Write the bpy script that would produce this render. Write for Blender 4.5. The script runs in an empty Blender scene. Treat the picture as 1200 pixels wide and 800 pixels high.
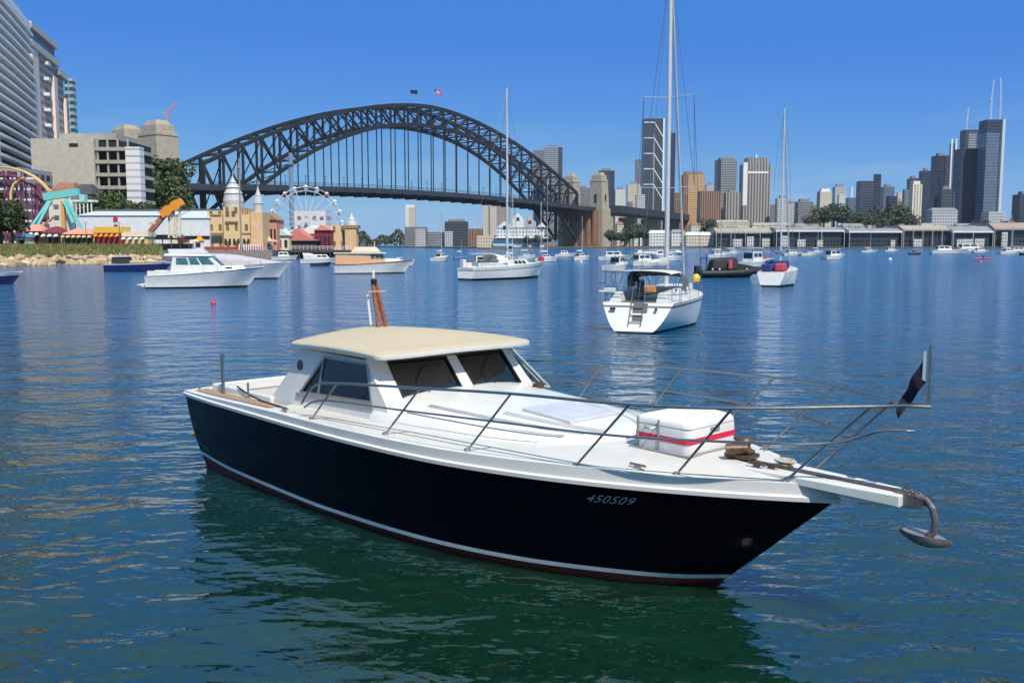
import bpy, bmesh, math, random
from mathutils import Vector, Matrix
from mathutils.geometry import tessellate_polygon

# ------------------------------------------------------------------ camera
scene = bpy.context.scene
col = scene.collection
H, F, HZ = 3.6, 1100.0, 286.5           # eye height, focal length and horizon row in a 1200 x 800 frame
PIT = math.atan((400 - HZ) / F)
cd = bpy.data.cameras.new('camera')
cam = bpy.data.objects.new('camera', cd)
col.objects.link(cam)
cam.location = (0, 0, H)
cam.rotation_euler = (math.pi / 2 - PIT, 0, 0)
cd.sensor_width = 36
cd.lens = F / 1200 * 36
cd.clip_start = 0.1
cd.clip_end = 20000
scene.camera = cam

# ------------------------------------------------------------------ sky and sun
SUN_EL, SUN_AZ = math.radians(54), math.radians(155)   # azimuth clockwise from the view direction (+Y)
w = bpy.data.worlds.new('World')
scene.world = w
w.use_nodes = True
nt = w.node_tree
bg = nt.nodes['Background']
sky = nt.nodes.new('ShaderNodeTexSky')
sky.sky_type = 'NISHITA'
sky.sun_disc = False
sky.sun_elevation = SUN_EL
sky.sun_rotation = SUN_AZ
sky.altitude = 0
sky.air_density = 0.5
sky.dust_density = 0.5
sky.ozone_density = 5.0
# camera-like response of a clear blue sky, channel by channel
SKY_STRENGTH = 0.1
spc = nt.nodes.new('ShaderNodeSeparateColor'); cbc = nt.nodes.new('ShaderNodeCombineColor')
nt.links.new(sky.outputs[0], spc.inputs[0])
for i, (ex, gain, lo_, top) in enumerate(((1.32, .98, .050, .29), (.82, .77, .215, .47), (.36, .90, .64, .68))):
    p0 = nt.nodes.new('ShaderNodeMath'); p0.operation = 'MULTIPLY'; p0.inputs[1].default_value = SKY_STRENGTH
    p1 = nt.nodes.new('ShaderNodeMath'); p1.operation = 'POWER'; p1.inputs[1].default_value = ex
    p2 = nt.nodes.new('ShaderNodeMath'); p2.operation = 'MULTIPLY'; p2.inputs[1].default_value = gain / SKY_STRENGTH
    p3 = nt.nodes.new('ShaderNodeMath'); p3.operation = 'MINIMUM'; p3.inputs[1].default_value = top / SKY_STRENGTH
    nt.links.new(spc.outputs[i], p0.inputs[0]); nt.links.new(p0.outputs[0], p1.inputs[0]); nt.links.new(p1.outputs[0], p2.inputs[0])
    p4 = nt.nodes.new('ShaderNodeMath'); p4.operation = 'MAXIMUM'; p4.inputs[1].default_value = lo_ / SKY_STRENGTH
    nt.links.new(p2.outputs[0], p3.inputs[0]); nt.links.new(p3.outputs[0], p4.inputs[0]); nt.links.new(p4.outputs[0], cbc.inputs[i])
hsv = cbc
# faint low cirrus, a function of direction only
tc = nt.nodes.new('ShaderNodeTexCoord')
mp = nt.nodes.new('ShaderNodeMapping')
mp.inputs['Scale'].default_value = (3.0, 3.0, 26.0)
nz = nt.nodes.new('ShaderNodeTexNoise')
nz.inputs['Scale'].default_value = 1.6
nz.inputs['Detail'].default_value = 5
nz.inputs['Roughness'].default_value = 0.55
nt.links.new(tc.outputs['Generated'], mp.inputs[0])
nt.links.new(mp.outputs[0], nz.inputs['Vector'])
rp = nt.nodes.new('ShaderNodeMapRange')
rp.inputs['From Min'].default_value = 0.52
rp.inputs['From Max'].default_value = 0.78
rp.inputs['To Max'].default_value = 0.2
nt.links.new(nz.outputs['Fac'], rp.inputs['Value'])
sp = nt.nodes.new('ShaderNodeSeparateXYZ')
nt.links.new(tc.outputs['Generated'], sp.inputs[0])
low = nt.nodes.new('ShaderNodeMapRange')
low.inputs['From Min'].default_value = 0.16
low.inputs['From Max'].default_value = 0.05
nt.links.new(sp.outputs['Z'], low.inputs['Value'])
ml = nt.nodes.new('ShaderNodeMath'); ml.operation = 'MULTIPLY'
nt.links.new(rp.outputs[0], ml.inputs[0]); nt.links.new(low.outputs[0], ml.inputs[1])
mx = nt.nodes.new('ShaderNodeMix'); mx.data_type = 'RGBA'
mx.inputs['B'].default_value = (6.5, 7.2, 8.2, 1)
nt.links.new(ml.outputs[0], mx.inputs['Factor'])
nt.links.new(hsv.outputs[0], mx.inputs['A'])
# brightens the unseen sky overhead; added to lift fill and water reflections
overhead_fill = nt.nodes.new('ShaderNodeMapRange')
overhead_fill.inputs['From Min'].default_value = 0.27
overhead_fill.inputs['From Max'].default_value = 0.62
overhead_fill.inputs['To Max'].default_value = 0.55
nt.links.new(sp.outputs['Z'], overhead_fill.inputs['Value'])
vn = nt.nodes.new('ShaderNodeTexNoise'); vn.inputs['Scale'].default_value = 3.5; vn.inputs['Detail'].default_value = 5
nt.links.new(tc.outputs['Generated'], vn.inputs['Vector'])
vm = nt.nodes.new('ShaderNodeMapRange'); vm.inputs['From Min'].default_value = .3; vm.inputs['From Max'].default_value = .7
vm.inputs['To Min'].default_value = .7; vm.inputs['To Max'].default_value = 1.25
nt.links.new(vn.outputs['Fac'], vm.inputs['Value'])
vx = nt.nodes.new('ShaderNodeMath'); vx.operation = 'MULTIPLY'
nt.links.new(overhead_fill.outputs[0], vx.inputs[0]); nt.links.new(vm.outputs[0], vx.inputs[1])
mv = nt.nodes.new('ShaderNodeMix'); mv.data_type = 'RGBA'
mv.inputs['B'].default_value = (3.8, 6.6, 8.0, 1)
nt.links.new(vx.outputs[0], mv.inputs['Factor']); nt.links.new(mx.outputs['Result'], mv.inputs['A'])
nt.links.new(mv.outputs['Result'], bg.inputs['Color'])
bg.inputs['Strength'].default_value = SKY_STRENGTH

sl = bpy.data.lights.new('sun', 'SUN')
sl.energy = 5.0
sl.angle = math.radians(0.53)
sl.color = (1.0, 0.94, 0.84)
so = bpy.data.objects.new('sun', sl)
col.objects.link(so)
sd = Vector((math.sin(SUN_AZ) * math.cos(SUN_EL), math.cos(SUN_AZ) * math.cos(SUN_EL), math.sin(SUN_EL)))
so.rotation_euler = sd.to_track_quat('Z', 'Y').to_euler()
so.location = (0, 0, 60)

scene.view_settings.view_transform = 'Standard'
scene.view_settings.look = 'None'
scene.view_settings.exposure = 0.15
scene.view_settings.gamma = 1
scene.view_settings.use_curve_mapping = False
scene.render.engine = 'CYCLES'
scene.cycles.max_bounces = 6
scene.cycles.transparent_max_bounces = 12
scene.cycles.sample_clamp_indirect = 2.0
scene.cycles.caustics_reflective = False
scene.cycles.caustics_refractive = False

random.seed(11)
R = math.radians

# ------------------------------------------------------------------ pixel -> world helpers
def ray(px, py):
    a, b = (px - 600) / F, -(py - 400) / F
    return Vector((a, math.cos(PIT) + b * math.sin(PIT), -math.sin(PIT) + b * math.cos(PIT)))
def aty(px, py, Y):
    r = ray(px, py)
    return Vector((0, 0, H)) + r * (Y / r.y)
def atz(px, py, z=0):
    r = ray(px, py)
    return Vector((0, 0, H)) + r * ((z - H) / r.z)

# ------------------------------------------------------------------ materials
MATS = {}
def _new(name):
    m = bpy.data.materials.new(name)
    m.use_nodes = True
    return m, m.node_tree, m.node_tree.nodes['Principled BSDF']
def mat(name, c, rough=0.55, metal=0.0, var=0.12, scale=6.0, bump=0.0, spec=0.5, coat=0.0):
    if name in MATS: return MATS[name]
    assert c, 'no such material yet: ' + name
    m, t, b = _new(name)
    b.inputs['Roughness'].default_value = rough
    b.inputs['Metallic'].default_value = metal
    b.inputs['Specular IOR Level'].default_value = spec
    b.inputs['Coat Weight'].default_value = coat
    co = t.nodes.new('ShaderNodeTexCoord')
    n = t.nodes.new('ShaderNodeTexNoise')
    n.inputs['Scale'].default_value = scale
    n.inputs['Detail'].default_value = 5
    t.links.new(co.outputs['Object'], n.inputs['Vector'])
    r = t.nodes.new('ShaderNodeValToRGB')
    r.color_ramp.elements[0].position = 0.3
    r.color_ramp.elements[1].position = 0.7
    r.color_ramp.elements[0].color = (*[k * (1 - var) for k in c], 1)
    r.color_ramp.elements[1].color = (*[min(1, k * (1 + var * .6)) for k in c], 1)
    t.links.new(n.outputs['Fac'], r.inputs[0])
    t.links.new(r.outputs[0], b.inputs['Base Color'])
    mr = t.nodes.new('ShaderNodeMapRange')
    mr.inputs['To Min'].default_value = max(0.02, rough - 0.07)
    mr.inputs['To Max'].default_value = min(1, rough + 0.07)
    t.links.new(n.outputs['Fac'], mr.inputs['Value'])
    t.links.new(mr.outputs[0], b.inputs['Roughness'])
    if bump:
        bp = t.nodes.new('ShaderNodeBump')
        bp.inputs['Strength'].default_value = bump
        bp.inputs['Distance'].default_value = 0.02
        t.links.new(n.outputs['Fac'], bp.inputs['Height'])
        t.links.new(bp.outputs[0], b.inputs['Normal'])
    MATS[name] = m
    return m

def facade(name, wall, glass, fh=3.4, bay=3.0, fu=.62, fz=.55, rough=.22, ior=1.6, vary=.45, wallrough=.75):
    """wall with a regular grid of windows, laid out in metres on any upright face"""
    if name in MATS: return MATS[name]
    m, t, b = _new(name)
    N = t.nodes.new; Lk = t.links.new
    def M(op, a, c=None):
        n = N('ShaderNodeMath'); n.operation = op
        for i, v in enumerate((a, c)):
            if v is None: continue
            if isinstance(v, (int, float)): n.inputs[i].default_value = v
            else: Lk(v, n.inputs[i])
        return n.outputs[0]
    co = N('ShaderNodeTexCoord')
    p = N('ShaderNodeSeparateXYZ'); Lk(co.outputs['Object'], p.inputs[0])
    q = N('ShaderNodeSeparateXYZ'); Lk(co.outputs['Normal'], q.inputs[0])
    u = M('SUBTRACT', M('MULTIPLY', p.outputs[1], q.outputs[0]), M('MULTIPLY', p.outputs[0], q.outputs[1]))
    ub = M('DIVIDE', M('ADD', u, 500.3), bay)
    zb = M('DIVIDE', M('ADD', p.outputs[2], 100.0), fh)
    mk = M('MULTIPLY', M('LESS_THAN', M('FRACT', ub), fu), M('LESS_THAN', M('FRACT', zb), fz))
    mk = M('MULTIPLY', mk, M('LESS_THAN', M('ABSOLUTE', q.outputs[2]), .5))
    cb = N('ShaderNodeCombineXYZ'); Lk(M('FLOOR', ub), cb.inputs[0]); Lk(M('FLOOR', zb), cb.inputs[1])
    wn = N('ShaderNodeTexWhiteNoise'); wn.noise_dimensions = '3D'; Lk(cb.outputs[0], wn.inputs['Vector'])
    v = M('ADD', M('MULTIPLY', wn.outputs['Value'], vary), 1 - vary / 2)
    gm = N('ShaderNodeMix'); gm.data_type = 'RGBA'; gm.blend_type = 'MULTIPLY'; gm.inputs['Factor'].default_value = 1
    gm.inputs['A'].default_value = (*glass, 1); Lk(v, gm.inputs['B'])
    ns = N('ShaderNodeTexNoise'); ns.inputs['Scale'].default_value = .08; ns.inputs['Detail'].default_value = 6
    Lk(co.outputs['Object'], ns.inputs['Vector'])
    wm = N('ShaderNodeMix'); wm.data_type = 'RGBA'
    wm.inputs['A'].default_value = (*[k * .86 for k in wall], 1); wm.inputs['B'].default_value = (*[min(1, k * 1.1) for k in wall], 1)
    Lk(ns.outputs['Fac'], wm.inputs['Factor'])
    mm = N('ShaderNodeMix'); mm.data_type = 'RGBA'
    Lk(mk, mm.inputs['Factor']); Lk(wm.outputs['Result'], mm.inputs['A']); Lk(gm.outputs['Result'], mm.inputs['B'])
    Lk(mm.outputs['Result'], b.inputs['Base Color'])
    rr = N('ShaderNodeMix'); rr.data_type = 'FLOAT'
    rr.inputs['A'].default_value = wallrough; rr.inputs['B'].default_value = rough
    Lk(mk, rr.inputs['Factor']); Lk(rr.outputs['Result'], b.inputs['Roughness'])
    b.inputs['IOR'].default_value = ior
    MATS[name] = m
    return m

def glass_mat(name, tint, refl=1.0):
    if name in MATS: return MATS[name]
    m, t, b = _new(name)
    t.nodes.remove(b)
    out = t.nodes['Material Output']
    tr = t.nodes.new('ShaderNodeBsdfTransparent'); tr.inputs[0].default_value = (*tint, 1)
    gl = t.nodes.new('ShaderNodeBsdfGlossy'); gl.inputs['Roughness'].default_value = .03
    gl.inputs['Color'].default_value = (refl, refl, refl, 1)
    geo = t.nodes.new('ShaderNodeNewGeometry')
    dt = t.nodes.new('ShaderNodeVectorMath'); dt.operation = 'DOT_PRODUCT'
    t.links.new(geo.outputs['Normal'], dt.inputs[0]); t.links.new(geo.outputs['Incoming'], dt.inputs[1])
    def M(op, x, y=None):
        k = t.nodes.new('ShaderNodeMath'); k.operation = op
        for i, v in enumerate((x, y)):
            if v is None: continue
            if isinstance(v, (int, float)): k.inputs[i].default_value = v
            else: t.links.new(v, k.inputs[i])
        return k
    fr = M('ADD', M('MULTIPLY', M('POWER', M('SUBTRACT', 1.0, M('ABSOLUTE', dt.outputs['Value']).outputs[0]).outputs[0], 5.0).outputs[0], .90).outputs[0], .09)
    n = t.nodes.new('ShaderNodeTexNoise'); n.inputs['Scale'].default_value = 3
    bp = t.nodes.new('ShaderNodeBump'); bp.inputs['Strength'].default_value = .02
    t.links.new(n.outputs['Fac'], bp.inputs['Height']); t.links.new(bp.outputs[0], gl.inputs['Normal'])
    mxs = t.nodes.new('ShaderNodeMixShader')
    t.links.new(fr.outputs[0], mxs.inputs[0]); t.links.new(tr.outputs[0], mxs.inputs[1]); t.links.new(gl.outputs[0], mxs.inputs[2])
    t.links.new(mxs.outputs[0], out.inputs['Surface'])
    MATS[name] = m
    return m

def leaf_mat(name, c1, c2):
    if name in MATS: return MATS[name]
    m, t, b = _new(name)
    co = t.nodes.new('ShaderNodeTexCoord')
    n = t.nodes.new('ShaderNodeTexNoise'); n.inputs['Scale'].default_value = .9; n.inputs['Detail'].default_value = 4
    t.links.new(co.outputs['Object'], n.inputs['Vector'])
    r = t.nodes.new('ShaderNodeValToRGB')
    r.color_ramp.elements[0].position = .35; r.color_ramp.elements[1].position = .68
    r.color_ramp.elements[0].color = (*c1, 1); r.color_ramp.elements[1].color = (*c2, 1)
    gi = t.nodes.new('ShaderNodeNewGeometry')
    md = t.nodes.new('ShaderNodeMath'); md.operation = 'MULTIPLY_ADD'; md.inputs[1].default_value = .45; md.inputs[2].default_value = -.22
    t.links.new(gi.outputs['Random Per Island'], md.inputs[0])
    ad = t.nodes.new('ShaderNodeMath'); ad.operation = 'ADD'
    t.links.new(n.outputs['Fac'], ad.inputs[0]); t.links.new(md.outputs[0], ad.inputs[1])
    t.links.new(ad.outputs[0], r.inputs[0]); t.links.new(r.outputs[0], b.inputs['Base Color'])
    b.inputs['Roughness'].default_value = .75; b.inputs['Specular IOR Level'].default_value = .25
    MATS[name] = m
    return m

WHITE = mat('white_gelcoat', (.65, .64, .60), .28, var=.05, scale=2.5)
CREAM = mat('cream_gelcoat', (.70, .66, .56), .4, var=.06)
OFFWH = mat('offwhite_deck', (.53, .51, .465), .55, var=.07, scale=3)
NAVY = mat('navy_topsides', (.0016, .0022, .0075), .24, var=.2, scale=1.2, spec=.09)
RED_AF = mat('red_antifouling', (.13, .014, .016), .6, var=.35, scale=4)
STEEL = mat('stainless_steel', (.34, .33, .32), .34, metal=1, var=.1, scale=14)
TEAK = mat('teak', (.36, .21, .11), .6, var=.3, scale=18)
VARN = mat('varnished_timber', (.25, .085, .03), .3, var=.35, scale=16, coat=.4)
TAN = mat('tan_canvas', (.46, .375, .255), .8, var=.07, scale=30, bump=.15)
GREYC = mat('grey_canvas', (.10, .105, .11), .85, var=.2, scale=5)
LGREY = mat('pale_grey_canvas', (.50, .49, .47), .8, var=.12, scale=3)
BLACK = mat('black_rubber', (.012, .012, .014), .6, var=.3)
DARK = mat('dark_void', (.012, .013, .015), .7, var=.3)
ALU = mat('mast_alloy', (.62, .62, .60), .45, metal=.35, var=.08)
ROPE = mat('rope', (.42, .39, .33), .9, var=.3, scale=30)
RED = mat('red_paint', (.55, .015, .03), .5, var=.12)
PINK = mat('crimson_tape', (.62, .012, .05), .55, var=.08)
ORANGE = mat('orange_paint', (.72, .26, .02), .5, var=.15)
YELLOW = mat('yellow_foam', (.75, .48, .05), .7, var=.15)
BLUEC = mat('blue_canvas', (.02, .035, .16), .8, var=.2)
WINGL = mat('boat_dark_window', (.012, .018, .022), .06, var=.2, spec=.8)
WINTEAL = mat('boat_teal_window', (.05, .13, .13), .06, var=.4, scale=2, spec=.8)
GLASS = glass_mat('cabin_glass', (.11, .165, .17))
GREYS = mat('grey_nonskid_seam', (.24, .235, .25), .7, var=.2)
GALV = mat('galvanised_iron', (.20, .18, .17), .5, metal=.7, var=.35, scale=20)
BRONZE = mat('brown_bronze', (.13, .075, .05), .45, metal=.5, var=.4, scale=25)
STEELDK = mat('bridge_grey_steel', (.022, .026, .033), .7, var=.25, scale=.15, spec=.2)
STONE = mat('granite_stone', (.34, .295, .225), .9, var=.18, scale=.25)
CONC = mat('weathered_concrete', (.36, .34, .30), .9, var=.16, scale=.3)
BARK = mat('tree_bark', (.10, .075, .05), .9, var=.3)
LEAF_D = leaf_mat('dark_green_foliage', (.018, .032, .012), (.055, .085, .028))
LEAF_M = leaf_mat('mid_green_foliage', (.03, .05, .015), (.09, .12, .04))
LEAF_F = leaf_mat('far_green_foliage', (.032, .044, .026), (.08, .10, .05))

# ------------------------------------------------------------------ mesh helpers
class MB:
    def __init__(s): s.v = []; s.f = []
    def add(s, vs, fs):
        o = len(s.v); s.v += [Vector(p) for p in vs]; s.f += [tuple(i + o for i in f) for f in fs]; return s
    def bx(s, x0, x1, y0, y1, z0, z1):
        return s.add([(x0,y0,z0),(x1,y0,z0),(x1,y1,z0),(x0,y1,z0),(x0,y0,z1),(x1,y0,z1),(x1,y1,z1),(x0,y1,z1)],
            [(0,3,2,1),(4,5,6,7),(0,1,5,4),(1,2,6,5),(2,3,7,6),(3,0,4,7)])
    def hexa(s, b, t):
        return s.add(list(b) + list(t), [(0,3,2,1),(4,5,6,7),(0,1,5,4),(1,2,6,5),(2,3,7,6),(3,0,4,7)])
    def tube(s, pts, r, n=8, r1=None):
        pts = [Vector(p) for p in pts]
        rings = []; up = Vector((0, 0, 1)); prev = None
        for i, p in enumerate(pts):
            d = (pts[min(i+1, len(pts)-1)] - pts[max(i-1, 0)])
            if d.length < 1e-9: d = Vector((0,0,1))
            d.normalize()
            if prev is None:
                a = d.cross(up if abs(d.z) < .95 else Vector((1,0,0))).normalized()
            else:
                a = prev - d * prev.dot(d); a.normalize()
            prev = a; b = d.cross(a)
            rr = r if r1 is None else r + (r1 - r) * i / (len(pts) - 1)
            rings.append([p + (a * math.cos(2*math.pi*k/n) + b * math.sin(2*math.pi*k/n)) * rr for k in range(n)])
        return s.loft(rings, True, True)
    def bar(s, p0, p1, w, h=None, up=(0,0,1)):
        h = h or w; p0 = Vector(p0); p1 = Vector(p1); d = (p1 - p0).normalized(); up = Vector(up)
        if abs(d.dot(up)) > .97: up = Vector((1, 0, 0)) if abs(d.x) < .9 else Vector((0, 1, 0))
        a = d.cross(up).normalized() * (w / 2); b = a.cross(d).normalized() * (h / 2)
        q = lambda p: [p - a - b, p + a - b, p + a + b, p - a + b]
        return s.hexa(q(p0), q(p1))
    def loft(s, rings, closed=True, cap=False):
        n = len(rings[0]); o = len(s.v)
        for r in rings: s.v += [Vector(p) for p in r]
        for i in range(len(rings) - 1):
            for k in range(n if closed else n - 1):
                a = o + i*n + k; b = o + i*n + (k+1) % n
                s.f.append((a, b, b + n, a + n))
        if cap:
            s.f.append(tuple(o + k for k in range(n))[::-1])
            s.f.append(tuple(o + (len(rings)-1)*n + k for k in range(n)))
        return s
    def lathe(s, prof, n=16, c=(0,0,0), cap=True):
        c = Vector(c)
        return s.loft([[c + Vector((r*math.cos(2*math.pi*k/n), r*math.sin(2*math.pi*k/n), z)) for k in range(n)] for r, z in prof], True, cap)
    def prism(s, poly, z0, z1):
        return s.loft([[(x, y, z0) for x, y in poly], [(x, y, z1) for x, y in poly]], True, True)
    def plate(s, outer, holes, fn, th):
        """flat or curved panel with holes; fn(a, b, depth) -> point"""
        loops = [outer] + list(holes)
        tris = tessellate_polygon([[Vector((a, b, 0)) for a, b in l] for l in loops])
        pts = [p for l in loops for p in l]; n = len(pts)
        vs = [fn(a, b, 0) for a, b in pts] + [fn(a, b, th) for a, b in pts]
        fs = [tuple(t) for t in tris] + [tuple(i + n for i in t[::-1]) for t in tris]
        k = 0
        for l in loops:
            m = len(l)
            for i in range(m): fs.append((k+i, k+(i+1) % m, k+(i+1) % m+n, k+i+n))
            k += m
        return s.add(vs, fs)
    def build(s, name, m, parent=None, smooth=None, bevel=0, kind=None, loc=None):
        me = bpy.data.meshes.new(name)
        me.from_pydata([tuple(p) for p in s.v], [], s.f)
        bm = bmesh.new(); bm.from_mesh(me)
        bmesh.ops.recalc_face_normals(bm, faces=bm.faces)
        bm.to_mesh(me); bm.free()
        me.materials.append(m)
        if smooth:
            me.polygons.foreach_set('use_smooth', [True] * len(me.polygons))
            me.set_sharp_from_angle(angle=R(smooth))
        o = bpy.data.objects.new(name, me); col.objects.link(o)
        if parent: o.parent = parent
        if loc: o.location = loc
        if kind: o['kind'] = kind
        if bevel:
            b = o.modifiers.new('bevel', 'BEVEL'); b.width = bevel; b.segments = 2; b.limit_method = 'ANGLE'; b.angle_limit = R(40)
        return o

def thing(name, label, cat, loc=(0,0,0), rz=0, group=None):
    o = bpy.data.objects.new(name, None); col.objects.link(o)
    o.empty_display_size = .2
    o.location = loc; o.rotation_euler = (0, 0, rz)
    o['label'] = label; o['category'] = cat
    if group: o['group'] = group
    return o
def tag(o, label, cat, group=None):
    o['label'] = label; o['category'] = cat
    if group: o['group'] = group
    return o
def copy_tree(o, parent=None):
    c = o.copy(); col.objects.link(c)
    if parent: c.parent = parent
    for ch in list(o.children): copy_tree(ch, c)
    return c
def lerp(a, b, t): return a + (b - a) * t
def interp(x, xs, ys):
    if x <= xs[0]: return ys[0]
    for i in range(1, len(xs)):
        if x <= xs[i]: return lerp(ys[i-1], ys[i], (x - xs[i-1]) / (xs[i] - xs[i-1]))
    return ys[-1]
def smooth_interp(x, xs, ys):
    """monotone-ish cubic through the points"""
    n = len(xs)
    if x <= xs[0]: return ys[0]
    if x >= xs[-1]: return ys[-1]
    i = 0
    while x > xs[i+1]: i += 1
    def slope(k):
        if k == 0: return (ys[1]-ys[0])/(xs[1]-xs[0])
        if k == n-1: return (ys[-1]-ys[-2])/(xs[-1]-xs[-2])
        return (ys[k+1]-ys[k-1])/(xs[k+1]-xs[k-1])
    h = xs[i+1]-xs[i]; t = (x-xs[i])/h; m0 = slope(i)*h; m1 = slope(i+1)*h
    return (2*t**3-3*t*t+1)*ys[i]+(t**3-2*t*t+t)*m0+(-2*t**3+3*t*t)*ys[i+1]+(t**3-t*t)*m1

# ------------------------------------------------------------------ water
def water_material():
    m, t, b = _new('harbour_water')
    N = t.nodes.new; Lk = t.links.new
    g = bpy.data.node_groups.new('wave_height', 'ShaderNodeTree')
    g.interface.new_socket('P', in_out='INPUT', socket_type='NodeSocketVector')
    g.interface.new_socket('H', in_out='OUTPUT', socket_type='NodeSocketFloat')
    gi = g.nodes.new('NodeGroupInput'); go = g.nodes.new('NodeGroupOutput')
    def layer(sc, rot, stretch, amp, detail, rough=.5, dist=0.0):
        mpn = g.nodes.new('ShaderNodeMapping')
        mpn.inputs['Rotation'].default_value = (0, 0, R(rot)); mpn.inputs['Scale'].default_value = (sc*stretch, sc, sc)
        g.links.new(gi.outputs[0], mpn.inputs[0])
        n = g.nodes.new('ShaderNodeTexNoise'); n.noise_dimensions = '2D'
        n.inputs['Scale'].default_value = 1; n.inputs['Detail'].default_value = detail; n.inputs['Roughness'].default_value = rough
        n.inputs['Distortion'].default_value = dist
        g.links.new(mpn.outputs[0], n.inputs['Vector'])
        q = g.nodes.new('ShaderNodeMath'); q.operation = 'MULTIPLY'; q.inputs[1].default_value = amp
        g.links.new(n.outputs['Fac'], q.inputs[0])
        return q.outputs[0]
    ls = [layer(.55, 14, .55, WAVE[0], 1.0), layer(1.7, -10, .5, WAVE[1], 2.0, .55, .3), layer(7.0, 22, .6, WAVE[2], 2.5, .55, .2)]
    acc = ls[0]
    for l in ls[1:]:
        a = g.nodes.new('ShaderNodeMath'); a.operation = 'ADD'
        g.links.new(acc, a.inputs[0]); g.links.new(l, a.inputs[1]); acc = a.outputs[0]
    g.links.new(acc, go.inputs[0])
    co = N('ShaderNodeTexCoord')
    e = .035
    def hgt(off):
        va = N('ShaderNodeVectorMath'); va.operation = 'ADD'; va.inputs[1].default_value = off
        Lk(co.outputs['Object'], va.inputs[0])
        gn = N('ShaderNodeGroup'); gn.node_tree = g; Lk(va.outputs[0], gn.inputs[0])
        return gn.outputs[0]
    h0, hx, hy = hgt((0,0,0)), hgt((e,0,0)), hgt((0,e,0))
    # gusts: calmer and rougher patches
    gp = N('ShaderNodeTexNoise'); gp.inputs['Scale'].default_value = .045; gp.inputs['Detail'].default_value = 3
    Lk(co.outputs['Object'], gp.inputs['Vector'])
    gr = N('ShaderNodeMapRange'); gr.inputs['From Min'].default_value = .35; gr.inputs['From Max'].default_value = .65
    gr.inputs['To Min'].default_value = .75; gr.inputs['To Max'].default_value = 1.2
    Lk(gp.outputs['Fac'], gr.inputs['Value'])
    # wind strengthens away from the sheltered berth
    wy = N('ShaderNodeMapRange'); wy.inputs['From Min'].default_value = 12; wy.inputs['From Max'].default_value = 60
    wy.inputs['To Min'].default_value = 1.0; wy.inputs['To Max'].default_value = 2.3
    sy0 = N('ShaderNodeSeparateXYZ'); Lk(co.outputs['Object'], sy0.inputs[0]); Lk(sy0.outputs[1], wy.inputs['Value'])
    gw = N('ShaderNodeMath'); gw.operation = 'MULTIPLY'; Lk(gr.outputs[0], gw.inputs[0]); Lk(wy.outputs[0], gw.inputs[1])
    def slope(a):
        s1 = N('ShaderNodeMath'); s1.operation = 'SUBTRACT'; Lk(h0, s1.inputs[0]); Lk(a, s1.inputs[1])
        s2 = N('ShaderNodeMath'); s2.operation = 'MULTIPLY'; s2.inputs[1].default_value = 1/e; Lk(s1.outputs[0], s2.inputs[0])
        s3 = N('ShaderNodeMath'); s3.operation = 'MULTIPLY'; Lk(s2.outputs[0], s3.inputs[0]); Lk(gw.outputs[0], s3.inputs[1])
        return s3.outputs[0]
    cb = N('ShaderNodeCombineXYZ'); Lk(slope(hx), cb.inputs[0]); Lk(slope(hy), cb.inputs[1]); cb.inputs[2].default_value = 1
    nn = N('ShaderNodeVectorMath'); nn.operation = 'NORMALIZE'; Lk(cb.outputs[0], nn.inputs[0])
    Lk(nn.outputs[0], b.inputs['Normal'])
    # sheltered and glassy by the jetty, ruffled by wind out in the bay
    sy = N('ShaderNodeSeparateXYZ'); Lk(co.outputs['Object'], sy.inputs[0])
    rg = N('ShaderNodeMapRange'); rg.inputs['From Min'].default_value = 12; rg.inputs['From Max'].default_value = 150
    rg.inputs['To Min'].default_value = .05; rg.inputs['To Max'].default_value = .13
    Lk(sy.outputs[1], rg.inputs['Value']); Lk(rg.outputs[0], b.inputs['Roughness'])
    b.inputs['IOR'].default_value = 1.7
    b.inputs['Subsurface Weight'].default_value = 1
    b.inputs['Subsurface Scale'].default_value = 2.5
    b.inputs['Subsurface Radius'].default_value = (.5, 1, 1)
    tn = N('ShaderNodeTexNoise'); tn.inputs['Scale'].default_value = .12; tn.inputs['Detail'].default_value = 3
    Lk(co.outputs['Object'], tn.inputs['Vector'])
    cm = N('ShaderNodeMix'); cm.data_type = 'RGBA'
    cm.inputs['A'].default_value = (.0034, .0215, .0118, 1); cm.inputs['B'].default_value = (.0046, .028, .0160, 1)
    Lk(tn.outputs['Fac'], cm.inputs['Factor'])
    # base colour painted bluer and brighter outward, in place of sky reflection
    dp = N('ShaderNodeMapRange'); dp.inputs['From Min'].default_value = 10; dp.inputs['From Max'].default_value = 45
    Lk(sy.outputs[1], dp.inputs['Value'])
    dm = N('ShaderNodeMix'); dm.data_type = 'RGBA'; dm.inputs['B'].default_value = (.002, .085, .20, 1)
    Lk(dp.outputs[0], dm.inputs['Factor']); Lk(cm.outputs['Result'], dm.inputs['A']); Lk(dm.outputs['Result'], b.inputs['Base Color'])
    return m
WAVE = (.17, .105, .022)
mb = MB()
mb.add([(-4500,-300,0),(4500,-300,0),(4500,5500,0),(-4500,5500,0)], [(0,1,2,3)])
mb.build('harbour_water', water_material(), kind='structure')

# thin summer haze
def haze():
    m = bpy.data.materials.new('summer_haze'); m.use_nodes = True; t = m.node_tree
    t.nodes.remove(t.nodes['Principled BSDF'])
    v = t.nodes.new('ShaderNodeVolumePrincipled')
    v.inputs['Color'].default_value = (.80, .88, 1.0, 1); v.inputs['Density'].default_value = .00004; v.inputs['Anisotropy'].default_value = .2
    t.links.new(v.outputs[0], t.nodes['Material Output'].inputs['Volume'])
    MB().bx(-4600, 4600, -400, 5600, -3, 260).build('haze', m, kind='stuff')
haze()
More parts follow.
